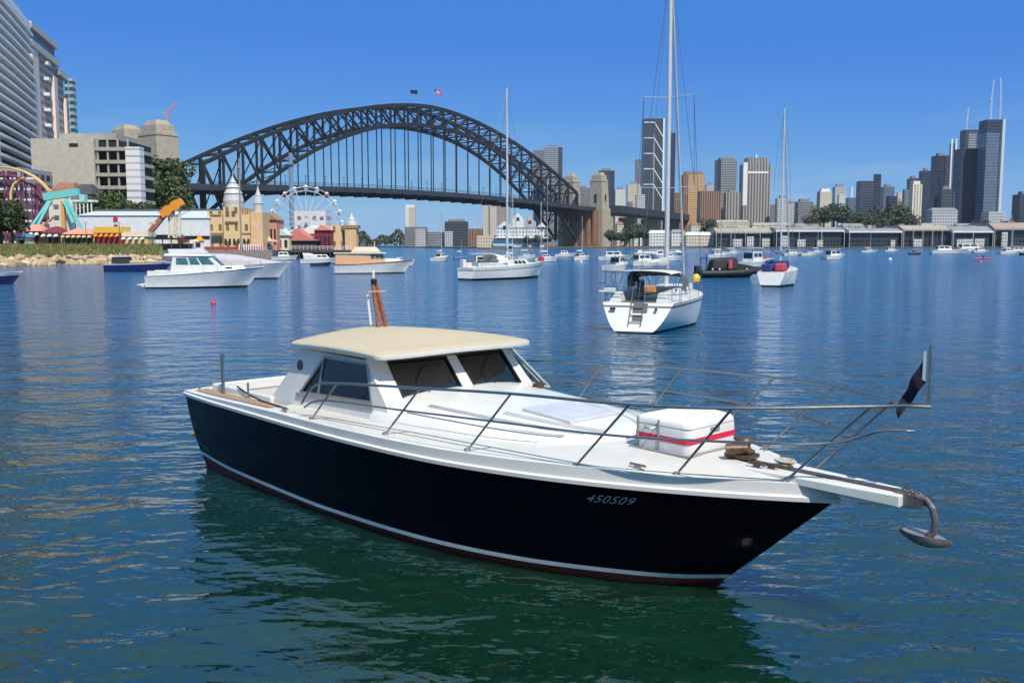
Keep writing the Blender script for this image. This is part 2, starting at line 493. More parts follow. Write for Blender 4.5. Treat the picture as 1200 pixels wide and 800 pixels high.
# ------------------------------------------------------------------ the moored cruiser in front
STEM = atz(840, 685)
cruiser = thing('motor_cruiser', 'navy hulled timber style motor cruiser with tan hardtop and long steel bow rail', 'motor boat',
                (STEM.x, STEM.y, 0), R(-46.5))
# local frame: x forward from the stem waterline, y to port (starboard is -y), z up
SH_U = [-9.12, -8.2, -7.1, -5.5, -4.27, -2.71, -1.58, -.67, .1, .79, 1.28]
SH_B = [1.68, 1.75, 1.79, 1.84, 1.85, 1.75, 1.50, 1.17, .79, .37, .02]
WL_U = [-8.85, -7.9, -6.5, -4.72, -3.07, -1.9, -.98, -.37, 0.0]
WL_B = [1.50, 1.60, 1.64, 1.62, 1.48, 1.19, .78, .40, .015]
ZS = 1.155
def bs(u): return max(.015, smooth_interp(u, SH_U, SH_B))
def bw(u): return max(.012, smooth_interp(u, WL_U, WL_B))
def hullp(s, t):
    """s 0 stern .. 1 stem, t 0 waterline .. 1 sheer; returns (u, v, z) with v = half beam"""
    uw = lerp(-8.85, 0.0, s); us = lerp(-9.12, 1.28, s)
    u = lerp(uw, us, t)
    if t < 0:
        k = -t
        return (uw - .9 * k * s ** 6, bw(uw) * (1 - .5 * k), -0.5 * k)
    v = bw(uw) + (bs(us) - bw(uw)) * (t ** 1.25)
    v += .05 * math.sin(math.pi * t) * (1 - s) * 1.0
    return (u, max(v, .012), ZS * t)
def svals(n=44): return [1 - (1 - i / n) ** 1.25 for i in range(n + 1)]
def zstripe(s): return interp(s, [0, .12, .4, .8, 1], [.235, .185, .125, .13, .14])
def hull_band(t0, t1, nt, off=0.0, stern=True):
    mb = MB()
    rings = []
    for s in svals():
        a = t0(s); b = t1(s)
        half = [hullp(s, lerp(a, b, i / nt)) for i in range(nt + 1)]
        rings.append([(u, -v - off, z) for u, v, z in half[::-1]] + [(u, v + off, z) for u, v, z in half])
    for r in (slice(0, nt + 1), slice(nt + 1, None)):
        mb.loft([q[r] for q in rings], False)
    if stern:
        q = rings[0]; n = len(q)
        q2 = [(x - off - .0015, y, z) for x, y, z in q]
        # bowed transom: strips between the two sides
        m = 8
        for i in range(nt):
            a0, a1 = q2[nt - i], q2[nt - i - 1]; b0, b1 = q2[nt + 1 + i], q2[nt + 2 + i]
            for k in range(m):
                def P(a, b, k):
                    f = k / m
                    return (lerp(a[0], b[0], f) - .22 * (1 - (2 * f - 1) ** 2), lerp(a[1], b[1], f), a[2])
                mb.add([P(a0, b0, k), P(a0, b0, k + 1), P(a1, b1, k + 1), P(a1, b1, k)], [(0, 1, 2, 3)])
    return mb
hull_band(lambda s: (zstripe(s) + .028) / ZS, lambda s: 1, 12).build('hull', NAVY, cruiser, smooth=35)
hull_band(lambda s: (zstripe(s) - .026) / ZS, lambda s: (zstripe(s) + .028) / ZS, 2, .004).build('boot_stripe', mat('white_boot_stripe', (.80, .80, .78), .45, var=.1), cruiser, smooth=35)
hull_band(lambda s: -1, lambda s: (zstripe(s) - .026) / ZS, 6).build('bottom', RED_AF, cruiser, smooth=35)

# gunwale: white capping and rub rail right round
NDK = 46
us_ = [lerp(-9.12, 1.28, 1 - (1 - i / NDK) ** 1.25) for i in range(NDK + 1)]
def zg(u): return interp(u, [-9.2, -8.4, -6, -1, 1.3], [1.24, 1.255, 1.31, 1.345, 1.335])   # capping height
outline = [(u, -bs(u)) for u in us_] + [(1.31, 0)] + [(u, bs(u)) for u in us_[::-1]]
nst = 10
stern_pts = [(-9.12 - .22 * (1 - (2 * k / nst - 1) ** 2), lerp(bs(-9.12), -bs(-9.12), k / nst)) for k in range(1, nst)]
outline += stern_pts
def offs(i, d):
    n = len(outline); a = Vector(outline[i - 1]); b = Vector(outline[(i + 1) % n]); p = Vector(outline[i])
    t = (b - a).normalized(); nrm = Vector((t.y, -t.x))
    return p + nrm * d
prof = [(.004, 0), (.045, .012), (.05, .055), (.022, .07), (.026, None), (-.09, None), (-.09, -1)]
rings = []
for i in range(len(outline)):
    u = outline[i][0]; ring = []
    for d, z in prof:
        p = offs(i, d)
        zz = zg(u) if z is None else (zg(u) - .07 if z == -1 else ZS + z - .004)
        ring.append((p.x, p.y, zz))
    rings.append(ring)
rings.append(rings[0])
MB().loft(rings, False).build('gunwale', WHITE, cruiser, smooth=30)
# grey non-skid edge lines along the side decks
for side in (-1, 1):
    for off in (.16, .215):
        mb = MB()
        pts = [(u, side * (bs(u) - off), zg(u) + .004 + .05 * 0) for u in us_ if -5.9 < u < .55]
        mb.loft([[(x, y - .007, z), (x, y + .007, z)] for x, y, z in pts], False)
        mb.build('deck_seam', GREYS, cruiser)

# decks
def deckz(u, v):
    b = bs(u)
    return zg(u) - .004 + .10 * max(0, 1 - (v / max(b, .05)) ** 2) * interp(u, [-9, -6, -3, .3, 1.2], [0, .3, 1, .8, .1])
mb = MB()
rr = []
for u in us_:
    if u < -6.4: continue
    b = max(.01, bs(u) - .07)
    rr.append([(u, lerp(-b, b, k / 12), deckz(u, lerp(-b, b, k / 12))) for k in range(13)])
mb.loft(rr, False)
mb.build('foredeck', OFFWH, cruiser, smooth=40)
for u0 in (1,):
    mb = MB()
    for side in (-1, 1):
        rr = []
        for u in [q for q in us_ if q < -6.3] + [-6.38]:
            rr.append([(u, side * (bs(u) - .07), zg(u) - .004), (u, side * (bs(u) - .40), zg(u) - .004), (u, side * (bs(u) - .40), .62)])
        mb.loft(rr, False)
    z = zg(-9) - .006
    for k in range(10):
        y0, y1 = lerp(-1.62, 1.62, k / 10), lerp(-1.62, 1.62, (k + 1) / 10)
        f = lambda y: -9.06 - .20 * (1 - (y / 1.66) ** 2)
        mb.add([(f(y0), y0, z), (f(y1), y1, z), (-8.72, y1, z), (-8.72, y0, z)], [(0, 1, 2, 3)])
        mb.add([(-8.72, y0, z), (-8.72, y1, z), (-8.72, y1, .62), (-8.72, y0, .62)], [(0, 1, 2, 3)])
    mb.build('cockpit_deck', OFFWH, cruiser)
MB().bx(-8.74, -6.0, -1.42, 1.42, .56, .62).build('cockpit_floor', TEAK, cruiser)
# low white coaming round the cockpit
mb = MB()
for side in (-1, 1):
    mb.bx(-8.7, -6.9, side * 1.33 - .05, side * 1.33 + .05, 1.2, 1.36)
mb.bx(-8.8, -8.7, -1.38, 1.38, 1.2, 1.36)
mb.build('coaming', WHITE, cruiser, bevel=.02)
for side in (-1, 1):
    rr = [[(u, side * (bs(u) - .11), zg(u) + .003), (u, side * (bs(u) - .31), zg(u) + .003), (u, side * (bs(u) - .31), zg(u) + .014), (u, side * (bs(u) - .11), zg(u) + .014)]
          for u in [-8.95 + .2 * k for k in range(14)]]
    MB().loft(rr, True, True).build('teak_side_deck', TEAK, cruiser)
# bench and engine box inside the cockpit
MB().bx(-8.66, -8.1, -1.2, 1.2, .62, 1.02).build('stern_bench', WHITE, cruiser, bevel=.03)
MB().bx(-7.6, -6.5, .55, 1.36, .62, 1.12).build('side_seat', CREAM, cruiser, bevel=.04)

# trunk cabin rising out of the foredeck
TR_U = [-4.35, -4.15, -3.4, -2.6, -2.0, -1.6, -1.3, -1.12]
TR_W = [1.42, 1.42, 1.36, 1.24, 1.08, .88, .58, .20]
TR_H = [.30, .30, .25, .195, .15, .105, .05, .0]
CS = [(1.0, 0), (.97, .30), (.86, .66), (.70, .86), (.40, .97), (0, 1.0)]
def trunk(u, k):
    wd = smooth_interp(u, TR_U, TR_W); hh = smooth_interp(u, TR_U, TR_H)
    a, b = CS[k]
    base = deckz(u, wd) - .02
    return wd * a, base + (hh + .05) * b
mb = MB(); rr = []
for i in range(25):
    u = lerp(-4.35, -1.12, i / 24)
    L_ = [trunk(u, k) for k in range(6)]
    rr.append([(u, -a, z) for a, z in L_] + [(u, a, z) for a, z in L_[-2::-1]])
mb.loft(rr, False, False)
mb.build('trunk_cabin', WHITE, cruiser, smooth=45)
for side in (-1, 1):
    for j, (fa, u0, u1) in enumerate(((.985, -3.9, -1.75), (.90, -3.75, -1.55), (.76, -3.6, -1.42), (.56, -2.6, -1.32))):
        pts = []
        for i in range(19):
            u = lerp(u0, u1, i / 18)
            wd = smooth_interp(u, TR_U, TR_W)
            xs = [c[0] for c in CS][::-1]; ys = [c[1] for c in CS][::-1]
            hb = interp(fa, xs, ys)
            z = deckz(u, wd) - .02 + (smooth_interp(u, TR_U, TR_H) + .05) * hb
            pts.append((u, side * (wd * fa), z))
        mb = MB()
        for dz in (0, .035):
            mb.loft([[(x, y - side * (.004 + dz), z + .016 + dz * .25), (x, y - side * (.018 + dz), z + .022 + dz * .25)] for x, y, z in pts], False)
        mb.build('panel_seam', GREYS, cruiser)
# deck hatch under the life raft box and a low grey vent forward of the windscreen
mb = MB().bx(-.40, .40, -.42, .42, 0, .05)
o = mb.build('deck_hatch', mat('smoked_hatch', (.5, .5, .52), .35, var=.1), cruiser, bevel=.012)
za, zb_ = trunk(-2.5, 5)[1], trunk(-1.8, 5)[1]
o.location = (-2.15, 0, (za + zb_) / 2 - .012); o.rotation_euler = (0, math.atan2(za - zb_, .7), 0)

# wheelhouse sides with window openings
def side_fn(side):
    def fn(a, b, d):
        y = 1.335 - (b - 1.25) * .085 - d
        return (a, side * y, b)
    return fn
OUT = [(-7.12, 1.20), (-6.75, 1.55), (-6.12, 2.13), (-4.60, 2.10), (-4.12, 1.585), (-3.95, 1.30), (-5.5, 1.26)]
WIN = [(-6.16, 1.515), (-4.42, 1.575), (-4.56, 2.055), (-5.57, 2.06)]
for side in (-1, 1):
    MB().plate(OUT, [WIN], side_fn(side), .05).build('cabin_side', WHITE, cruiser)
    fr = side_fn(side)
    wf = thing_part = None
    mb = MB()
    n = len(WIN)
    for i in range(n):
        a, b = WIN[i], WIN[(i + 1) % n]
        mb.bar(fr(a[0], a[1], -.006), fr(b[0], b[1], -.006), .028, .02, up=(0, 1, 0))
    wobj = mb.build('side_window', mat('anodised_frame', (.34, .36, .36), .35, metal=.6), cruiser)
    for ua, ub, wd_ in ((-5.72, -5.62, .03),) if side < 0 else ():
        MB().bar(fr(ua, 1.54, .012), fr(ub, 2.05, .012), wd_, .015, up=(0, 1, 0)).build('mullion', mat('anodised_frame', None), wobj)
    MB().add([fr(a, b, .022) for a, b in WIN], [(0, 1, 2, 3)]).build('pane', GLASS, wobj)
    # oval port light near the aft end of the roof
    mb = MB(); pts = []
    ring0 = [fr(-6.21 + .085 * math.cos(2*math.pi*k/20), 1.89 + .075 * math.sin(2*math.pi*k/20), -.004) for k in range(20)]
    mb.add(ring0, [tuple(range(20))])
    mb.build('port_light', mat('tinted_port_light', (.05, .045, .03), .2), cruiser)
for side in (-1, 1):
    fr = side_fn(side)
    MB().bar(fr(-6.25, 1.475, -.012), fr(-4.38, 1.535, -.012), .05, .03, up=(0, 1, 0)).build('window_sill', mat('grey_brown_sill', (.30, .25, .22), .6), cruiser)
# windscreen: raked frame, two big panes
def ws_fn(a, b, d):
    # a across (+ port), b height
    u = -4.16 - (b - 1.585) * .88 + .10 * (1 - (a / 1.3) ** 2) - d
    return (u, a, b)
OUTW = [(-1.30, 1.56), (1.30, 1.56), (1.235, 2.11), (-1.235, 2.11)]
PAN = [[(-1.00, 1.62), (-.02, 1.62), (-.02, 2.06), (-.97, 2.06)], [(.20, 1.62), (1.13, 1.62), (1.09, 2.06), (.18, 2.06)]]
OUTW2 = [(lerp(-1.30, 1.30, k / 12), 1.56) for k in range(13)] + [(lerp(1.235, -1.235, k / 12), 2.11) for k in range(13)]
MB().plate(OUTW2, PAN, ws_fn, .045).build('windscreen_frame', WHITE, cruiser)
for P_ in PAN:
    g = MB().add([ws_fn(a, b, .03) for a, b in P_], [(0, 1, 2, 3)]).build('windscreen_pane', GLASS, cruiser)
    mb = MB()
    for i in range(4):
        mb.bar(ws_fn(*P_[i], .004), ws_fn(*P_[(i + 1) % 4], .004), .022, .022, up=(1, 0, .9))
    mb.build('seal', BLACK, g)
# port quarter window, swung open on its hinge beside the windscreen
q = [(-4.70, 1.27, 2.06), (-4.66, 1.42, 2.05), (-4.10, 1.66, 1.50), (-4.16, 1.33, 1.60)]
qo = MB().add(q, [(0, 1, 2, 3)]).build('quarter_window', GLASS, cruiser)
mb = MB()
for i in range(4): mb.bar(q[i], q[(i + 1) % 4], .022, .018)
mb.bar((-4.68, 1.35, 2.055), (-4.13, 1.52, 1.55), .014)
mb.build('window_frame', mat('pale_window_frame', (.55, .62, .60), .4, metal=.4), qo)
# dash, sill and dark interior
mb = MB()
mb.hexa([(-4.95, -1.24, 1.50), (-4.2, -1.27, 1.50), (-4.2, 1.27, 1.50), (-4.95, 1.24, 1.50)],
        [(-4.95, -1.24, 1.56), (-4.2, -1.27, 1.575), (-4.2, 1.27, 1.575), (-4.95, 1.24, 1.56)])
mb.build('dashboard', mat('dark_dash', (.035, .035, .04), .6), cruiser)
MB().bx(-6.2, -4.2, -1.27, 1.27, .60, .66).build('cabin_floor', mat('dark_cabin_sole', (.025, .02, .016), .6, var=.3, scale=9), cruiser)
mb = MB().bx(-5.75, -5.3, -.95, -.35, .66, 1.35).bx(-5.78, -5.68, -.95, -.35, 1.35, 1.85)
mb.build('helm_seat', mat('dark_vinyl', (.03, .03, .035), .5), cruiser, bevel=.04)
mb = MB().bx(-5.75, -5.3, .40, 1.05, .66, 1.3).bx(-5.78, -5.68, .40, 1.05, 1.3, 1.75)
mb.build('mate_seat', mat('dark_vinyl', None), cruiser, bevel=.04)
mb = MB()
c = Vector((-5.0, -.62, 1.55))
mb.tube([c + Vector((.06 * math.sin(a) * .5, .19 * math.cos(a), .19 * math.sin(a))) for a in [2 * math.pi * k / 24 for k in range(25)]], .014, 6)
for k in range(3):
    a = 2 * math.pi * k / 3 + .5
    mb.tube([c, c + Vector((.03 * math.sin(a), .19 * math.cos(a), .19 * math.sin(a)))], .01, 5)
mb.build('steering_wheel', VARN, cruiser)
# dark lining and aft bulkhead
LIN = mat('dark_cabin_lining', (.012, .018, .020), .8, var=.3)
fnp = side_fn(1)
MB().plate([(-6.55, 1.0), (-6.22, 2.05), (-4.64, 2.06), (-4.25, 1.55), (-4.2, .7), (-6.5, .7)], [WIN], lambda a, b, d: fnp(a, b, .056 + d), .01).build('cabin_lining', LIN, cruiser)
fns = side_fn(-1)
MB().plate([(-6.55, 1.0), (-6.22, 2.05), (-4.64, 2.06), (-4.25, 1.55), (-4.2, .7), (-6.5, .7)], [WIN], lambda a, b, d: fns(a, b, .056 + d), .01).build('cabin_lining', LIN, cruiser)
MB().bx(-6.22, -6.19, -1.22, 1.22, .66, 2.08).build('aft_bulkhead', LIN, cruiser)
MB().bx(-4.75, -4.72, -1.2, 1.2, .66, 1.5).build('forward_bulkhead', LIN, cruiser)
for a_ in (-.55, .62):
    MB().tube([ws_fn(a_, 1.60, -.02), ws_fn(a_ - .10, 1.84, -.02), ws_fn(a_ + .1, 2.0, -.012)], .008, 5).build('wiper', BLACK, cruiser)
# hardtop
def roof_ring(inset, dz):
    pts = []
    U0, U1, B0, B1 = -6.36 + inset, -4.16 - inset, 1.38 - inset, 1.37 - inset
    rc = .14
    def corner(cx, cy, a0):
        return [(cx + rc * math.cos(a0 + math.pi / 2 * k / 5), cy + rc * math.sin(a0 + math.pi / 2 * k / 5)) for k in range(6)]
    base = corner(U1 - rc, -B1 + rc, -math.pi / 2)
    base += [(U1 + .10 * (1 - (t / B1) ** 2), t) for t in [lerp(-B1 + .3, B1 - .3, k / 6) for k in range(7)]]
    base += corner(U1 - rc, B1 - rc, 0)
    base += [(lerp(U1 - .3, U0 + .3, k / 6), lerp(B1, B0, k / 6)) for k in range(7)]
    base += corner(U0 + rc, B0 - rc, math.pi / 2)
    base += [(U0 - .05 * (1 - (t / B0) ** 2), t) for t in [lerp(B0 - .3, -B0 + .3, k / 6) for k in range(7)]]
    base += corner(U0 + rc, -B0 + rc, math.pi)
    base += [(lerp(U0 + .3, U1 - .3, k / 6), lerp(-B0, -B1, k / 6)) for k in range(7)]
    return base
def roofz(u, v):
    fr_ = min(1, max(0, (u + 5.35) / 1.15)); fr_ = fr_ * fr_ * (3 - 2 * fr_)
    return 2.16 + .145 * (1 - .78 * fr_) * (1 - abs(v / 1.4) ** 1.4) + .035 * max(0, 1 - ((u + 5.3) / 1.2) ** 2)
base = roof_ring(0, 0)
mid = Vector((-5.26, 0))
def rring(f, dz, flat=None):
    return [((mid.x + (x - mid.x) * f), y * f, (flat if flat is not None else roofz(mid.x + (x - mid.x) * f, y * f)) + dz) for x, y in base]
MB().loft([rring(1.0, .035), rring(.985, .05), rring(.8, .05), rring(.55, .05), rring(.3, .05), rring(.05, .05)], True, True).build('hardtop', TAN, cruiser, smooth=50)
MB().loft([rring(.97, -.035), rring(.998, -.03), rring(1.004, -.02), rring(1.004, .03), rring(.985, .04)], True, True).build('roof_edge', WHITE, cruiser, smooth=50)
# brown timber signal mast on the roof, leaning aft
mast = MB()
for dy in (-.05, .05):
    mast.bar((-5.98, dy * 1.3, 2.34), (-6.18, dy * .5, 3.0), .05, .045)
mast.bar((-6.10, 0, 2.34), (-6.20, 0, 2.97), .035, .03)
for k in range(5):
    f = .12 + .19 * k
    mast.bar((lerp(-5.98, -6.18, f), -.08 * (1 - .55 * f), lerp(2.34, 3.0, f)), (lerp(-5.98, -6.18, f), .08 * (1 - .55 * f), lerp(2.34, 3.0, f)), .028, .03)
mast.bx(-6.14, -5.9, -.10, .10, 2.33, 2.36)
mo = mast.build('signal_mast', VARN, cruiser)
MB().bar((-6.13, -.17, 2.90), (-6.13, .17, 2.90), .022, .022).build('crosstree', mat('weathered_timber', (.42, .33, .26), .7, var=.25, scale=14), mo)
MB().lathe([(.045, 0), (.05, .09), (.028, .11)], 10, (-6.19, 0, 2.98)).build('lamp_base', BLACK, mo)
MB().lathe([(.018, 0), (.02, .10), (.005, .12)], 10, (-6.20, 0, 3.09)).build('anchor_light', WHITE, mo)
MB().tube([(-6.14, -.10, 2.40), (-6.22, -.10, 2.85)], .018, 6).build('whip_base', WHITE, mo)
# bow rail: raked stanchions, two rails each side
ST = [((-5.15, 1.76, 1.32), (-4.62, 1.70, 1.84)), ((-3.60, 1.69, 1.34), (-3.03, 1.60, 1.945)), ((-2.22, 1.58, 1.355), (-1.60, 1.50, 2.035)),
      ((-.92, 1.32, 1.365), (-.16, 1.30, 2.075)), ((.02, .93, 1.37), (.76, .95, 2.115)), ((.90, .31, 1.35), (1.72, .22, 2.165))]
NOSE = (2.15, 0, 2.19)
for side in (-1, 1):
    for b, t in ST:
        b = (b[0], side * min(b[1], bs(b[0]) - .05), deckz(b[0], b[1]) - .005); t = (t[0], side * t[1], t[2])
        s_ = MB().tube([b, t], .0135, 8).build('stanchion', STEEL, cruiser, smooth=40)
        MB().lathe([(.04, 0), (.04, .012), (.02, .03)], 10, b).build('base_plate', STEEL, s_, smooth=40)
    def curve(ctrl, n=8):
        out = []
        for i in range(len(ctrl) - 1):
            p0 = Vector(ctrl[max(i-1, 0)]); p1 = Vector(ctrl[i]); p2 = Vector(ctrl[i+1]); p3 = Vector(ctrl[min(i+2, len(ctrl)-1)])
            for k in range(n):
                t = k / n
                out.append(.5 * ((2*p1) + (p2-p0)*t + (2*p0-5*p1+4*p2-p3)*t*t + (3*p1-p0-3*p2+p3)*t**3))
        out.append(Vector(ctrl[-1])); return out
    tops = [(t[0], side * t[1], t[2]) for b, t in ST]
    MB().tube(curve([(-5.35, side * 1.78, 1.50), (-5.1, side * 1.74, 1.76)] + tops + [(2.02, side * .09, 2.19), NOSE]), .0165, 8).build('top_rail', STEEL, cruiser, smooth=40)
    mids = []
    for b, t in ST:
        mids.append((lerp(b[0], t[0], .52), side * lerp(b[1], t[1], .52), lerp(b[2], t[2], .52)))
    MB().tube(curve([(-5.32, side * 1.76, 1.45)] + mids + [(1.75, side * .13, 1.93), (1.97, side * .03, 1.955)]), .0125, 8).build('mid_rail', STEEL, cruiser, smooth=40)
MB().tube([(1.97, -.04, 1.955), (2.02, 0, 1.957), (1.97, .04, 1.955)], .014, 8).build('pulpit_nose', STEEL, cruiser)
MB().tube([(2.13, 0, 2.17), (2.13, 0, 2.73)], .014, 8).build('flag_staff', STEEL, cruiser)
# bow plank with roller
def plank(u): return 1.335 + (u - .55) * .012
mb = MB()
mb.hexa([(.45, -.28, 1.335), (.45, .28, 1.335), (1.98, .15, 1.275), (1.98, -.15, 1.275)][::-1],
        [(.45, -.28, 1.40), (.45, .28, 1.40), (1.98, .15, 1.385), (1.98, -.15, 1.385)][::-1])
mb.build('bow_plank', WHITE, cruiser, bevel=.012)
mb = MB()
mb.hexa([(.3, -.06, 1.40), (.3, .06, 1.40), (2.0, .045, 1.385), (2.0, -.045, 1.385)][::-1],
        [(.3, -.06, 1.412), (.3, .06, 1.412), (2.0, .045, 1.40), (2.0, -.045, 1.40)][::-1])
mb.build('chain_plate', BRONZE, cruiser)
mb = MB()
for sgn in (-1, 1):
    mb.add([(1.9, sgn * .07, 1.26), (2.14, sgn * .07, 1.28), (2.16, sgn * .07, 1.38), (1.9, sgn * .07, 1.42),
            (1.9, sgn * .078, 1.26), (2.14, sgn * .078, 1.28), (2.16, sgn * .078, 1.38), (1.9, sgn * .078, 1.42)],
           [(0, 1, 2, 3), (4, 5, 6, 7), (0, 1, 5, 4), (1, 2, 6, 5), (2, 3, 7, 6), (3, 0, 4, 7)])
mb.tube([(2.08, -.07, 1.34), (2.08, .07, 1.34)], .045, 12)
mb.build('bow_roller', GALV, cruiser)
# windlass and deck gear
mb = MB().bx(.12, .40, -.10, .12, 1.43, 1.47).lathe([(.10, 0), (.12, .03), (.07, .06), (.07, .12), (.11, .15), (.10, .17)], 14, (.26, .04, 1.46))
mb.tube([(.18, -.16, 1.52), (.34, -.02, 1.53)], .06, 10)
mb.build('windlass', BRONZE, cruiser, smooth=40)
for (u, v) in ((.62, .30), (.55, -.18), (.68, -.12)):
    mb = MB().tube([(u - .09, v, 1.44), (u + .09, v, 1.44)], .016, 6).bx(u - .03, u + .03, v - .018, v + .018, 1.38, 1.44)
    mb.build('cleat', BRONZE if v < 0 else STEEL, cruiser)
for side in (-1, 1):
    for u in (-5.9, -.35):
        v = bs(u) - .10
        MB().tube([(u - .10, side * v, zg(u) + .05), (u + .10, side * v, zg(u) + .05)], .014, 6).bx(u - .035, u + .035, side * v - .015, side * v + .015, zg(u), zg(u) + .05).build('cleat', STEEL, cruiser)
mb = MB().tube([(-3.72, .98, 1.55), (-3.72, .98, 1.63)], .055, 10).tube([(-3.72, .98, 1.62), (-3.60, .98, 1.66)], .05, 10)
mb.build('cowl_vent', BRONZE, cruiser, smooth=40)
mb = MB().tube([(-3.25, .92, 1.52), (-3.25, .92, 1.58)], .05, 10).bx(-3.4, -3.1, .80, .84, 1.53, 1.56)
mb.build('cowl_vent', BRONZE, cruiser, smooth=40)
# coiled line on the foredeck and the one led aft
mb = MB()
pts = []
for k in range(60):
    a = k * .42; r = .05 + .0011 * k
    pts.append((.72 + r * math.cos(a), .08 + r * math.sin(a) * .8, 1.425 + .0006 * k))
mb.tube(pts, .012, 5)
mb.build('coiled_rope', ROPE, cruiser)
mb = MB().tube([(-7.95, -1.37, 1.40), (-7.5, -1.42, 1.33), (-6.9, -1.52, 1.315), (-6.1, -1.62, 1.33), (-5.9, -1.70, 1.36)], .013, 6)
mb.build('mooring_line', BLACK, cruiser)
# stern rail and rod holders
for (u, v, z0, z1) in ((-9.05, 1.35, 1.25, 1.55), (-9.2, .55, 1.25, 1.56), (-8.95, -1.52, 1.26, 1.30)):
    MB().tube([(u, v, z0), (u, v, z1)], .016, 8).build('stern_post', STEEL, cruiser, smooth=40)
MB().tube([(-8.15, -1.50, 1.26), (-8.15, -1.50, 1.86)], .022, 8).tube([(-8.15, -1.50, 1.84), (-8.15, -1.50, 1.90)], .034, 8).build('rod_holder', STEEL, cruiser, smooth=40)
MB().tube([(-8.30, -1.44, 1.28), (-8.30, -1.44, 1.84)], .018, 8).build('rod_holder', STEEL, cruiser, smooth=40)
MB().tube([(-7.45, -1.45, 1.26), (-7.45, -1.45, 1.52)], .016, 8).build('rod_holder', STEEL, cruiser, smooth=40)
MB().tube([(-9.05, 1.35, 1.55), (-7.6, 1.50, 1.56), (-7.2, 1.52, 1.30)], .014, 8).build('stern_rail', STEEL, cruiser, smooth=40)
MB().tube([(-7.6, 1.50, 1.28), (-7.6, 1.50, 1.75)], .014, 8).build('stern_post', STEEL, cruiser, smooth=40)
# swim platform on brackets
mb = MB()
for k in range(7):
    mb.bx(-9.86 + k * .098, -9.77 + k * .098, -1.3, 1.3, .33, .365)
mb.bx(-9.9, -9.1, -1.22, -1.14, .29, .33).bx(-9.9, -9.1, 1.14, 1.22, .29, .33).bx(-9.9, -9.1, -.04, .04, .29, .33)
mb.build('swim_platform', TEAK, cruiser)
# exhaust mark on the quarter
mb = MB(); s0 = .045
mb.add([tuple((lambda p: (p[0], -p[1] - .005, p[2]))(hullp(s, t))) for s, t in ((.02, .30), (.055, .28), (.055, .36), (.02, .38))], [(0, 1, 2, 3)])
mb.build('exhaust_plate', mat('dull_exhaust_plate', (.03, .028, .03), .5), cruiser)
# registration number on the bow flare
fc = bpy.data.curves.new('registration_number', 'FONT')
fc.body = '450509'; fc.size = 1; fc.extrude = 0; fc.resolution_u = 3; fc.space_character = 1.08; fc.shear = 0
fo = bpy.data.objects.new('registration_number', fc); col.objects.link(fo)
dg = bpy.context.evaluated_depsgraph_get()
me = bpy.data.meshes.new_from_object(fo.evaluated_get(dg))
bpy.data.objects.remove(fo)
xs = [v.co.x for v in me.vertices]; x0, x1 = min(xs), max(xs)
# starboard side reads stern (left) to bow (right)
sA, sB = .812, .855
tA, tB = .835, .845
hgt = .092
for v in me.vertices:
    s = lerp(sA, sB, (v.co.x - x0) / (x1 - x0)); t = lerp(tA, tB, (v.co.x - x0) / (x1 - x0)) + v.co.y * hgt / .7 / ZS
    u, vv, z = hullp(s, t)
    v.co = (u, -vv - .006, z)
o = bpy.data.objects.new('registration_number', me); col.objects.link(o); o.parent = cruiser
me.materials.append(mat('silver_lettering', (.42, .43, .44), .6, var=.3, scale=60))

Mw = Matrix.Translation(cruiser.location) @ Matrix.Rotation(R(-46.5), 4, 'Z')
# canister raft box on the foredeck
raft = thing('raft_box', 'white covered life raft box with a crimson band on the cruiser foredeck', 'life raft', Mw @ Vector((-.50, .08, 1.43)), R(-46.5))
def rrect(a, b, r, n=5):
    out = []
    for cx, cy, a0 in ((a-r, -b+r, -90), (a-r, b-r, 0), (-a+r, b-r, 90), (-a+r, -b+r, 180)):
        out += [(cx + r*math.cos(R(a0 + 90*k/n)), cy + r*math.sin(R(a0 + 90*k/n))) for k in range(n+1)]
    return out
RC = mat('white_raft_cover', (.66, .65, .63), .7, var=.12, scale=4, bump=.5)
mb = MB(); rr = []
for ins, z_ in ((0, 0), (-.004, .10), (-.006, .2), (0, .285), (.010, .315), (.032, .338), (.075, .352), (.16, .375), (.25, .392), (.33, .398)):
    rr.append([(x_, y_, z_ + .004*math.sin(9*x_ + 7*y_)) for x_, y_ in rrect(.36 - ins, .44 - ins, max(.02, .085 - ins*.2))])
mb.loft(rr, True, True)
mb.build('cover', RC, raft, smooth=60)
MB().prism(rrect(.367, .447, .075), .105, .165).build('band', PINK, raft)
for (a, b) in ((-.02, -.452), (-.30, -.452)):
    MB().bar((a, b, 0), (a, b, .33), .018, .012, up=(0, 1, 0)).build('lashing_strap', mat('grey_strap', (.25, .25, .25), .7), raft)
MB().bx(-.40, .40, -.48, .48, -.03, .0).build('cradle', GREYS, raft)
MB().prism(rrect(.3635, .4435, .075), .262, .268).build('lid_seam', mat('grey_strap', None), raft)
MB().bx(.366, .374, -.06, .10, .20, .25).build('data_plate', mat('grey_strap', None), raft)
MB().tube([(-.2, -.452, .24), (-.16, -.50, .23), (-.10, -.50, .23), (-.06, -.452, .24)], .008, 5).build('grab_handle', STEEL, raft)
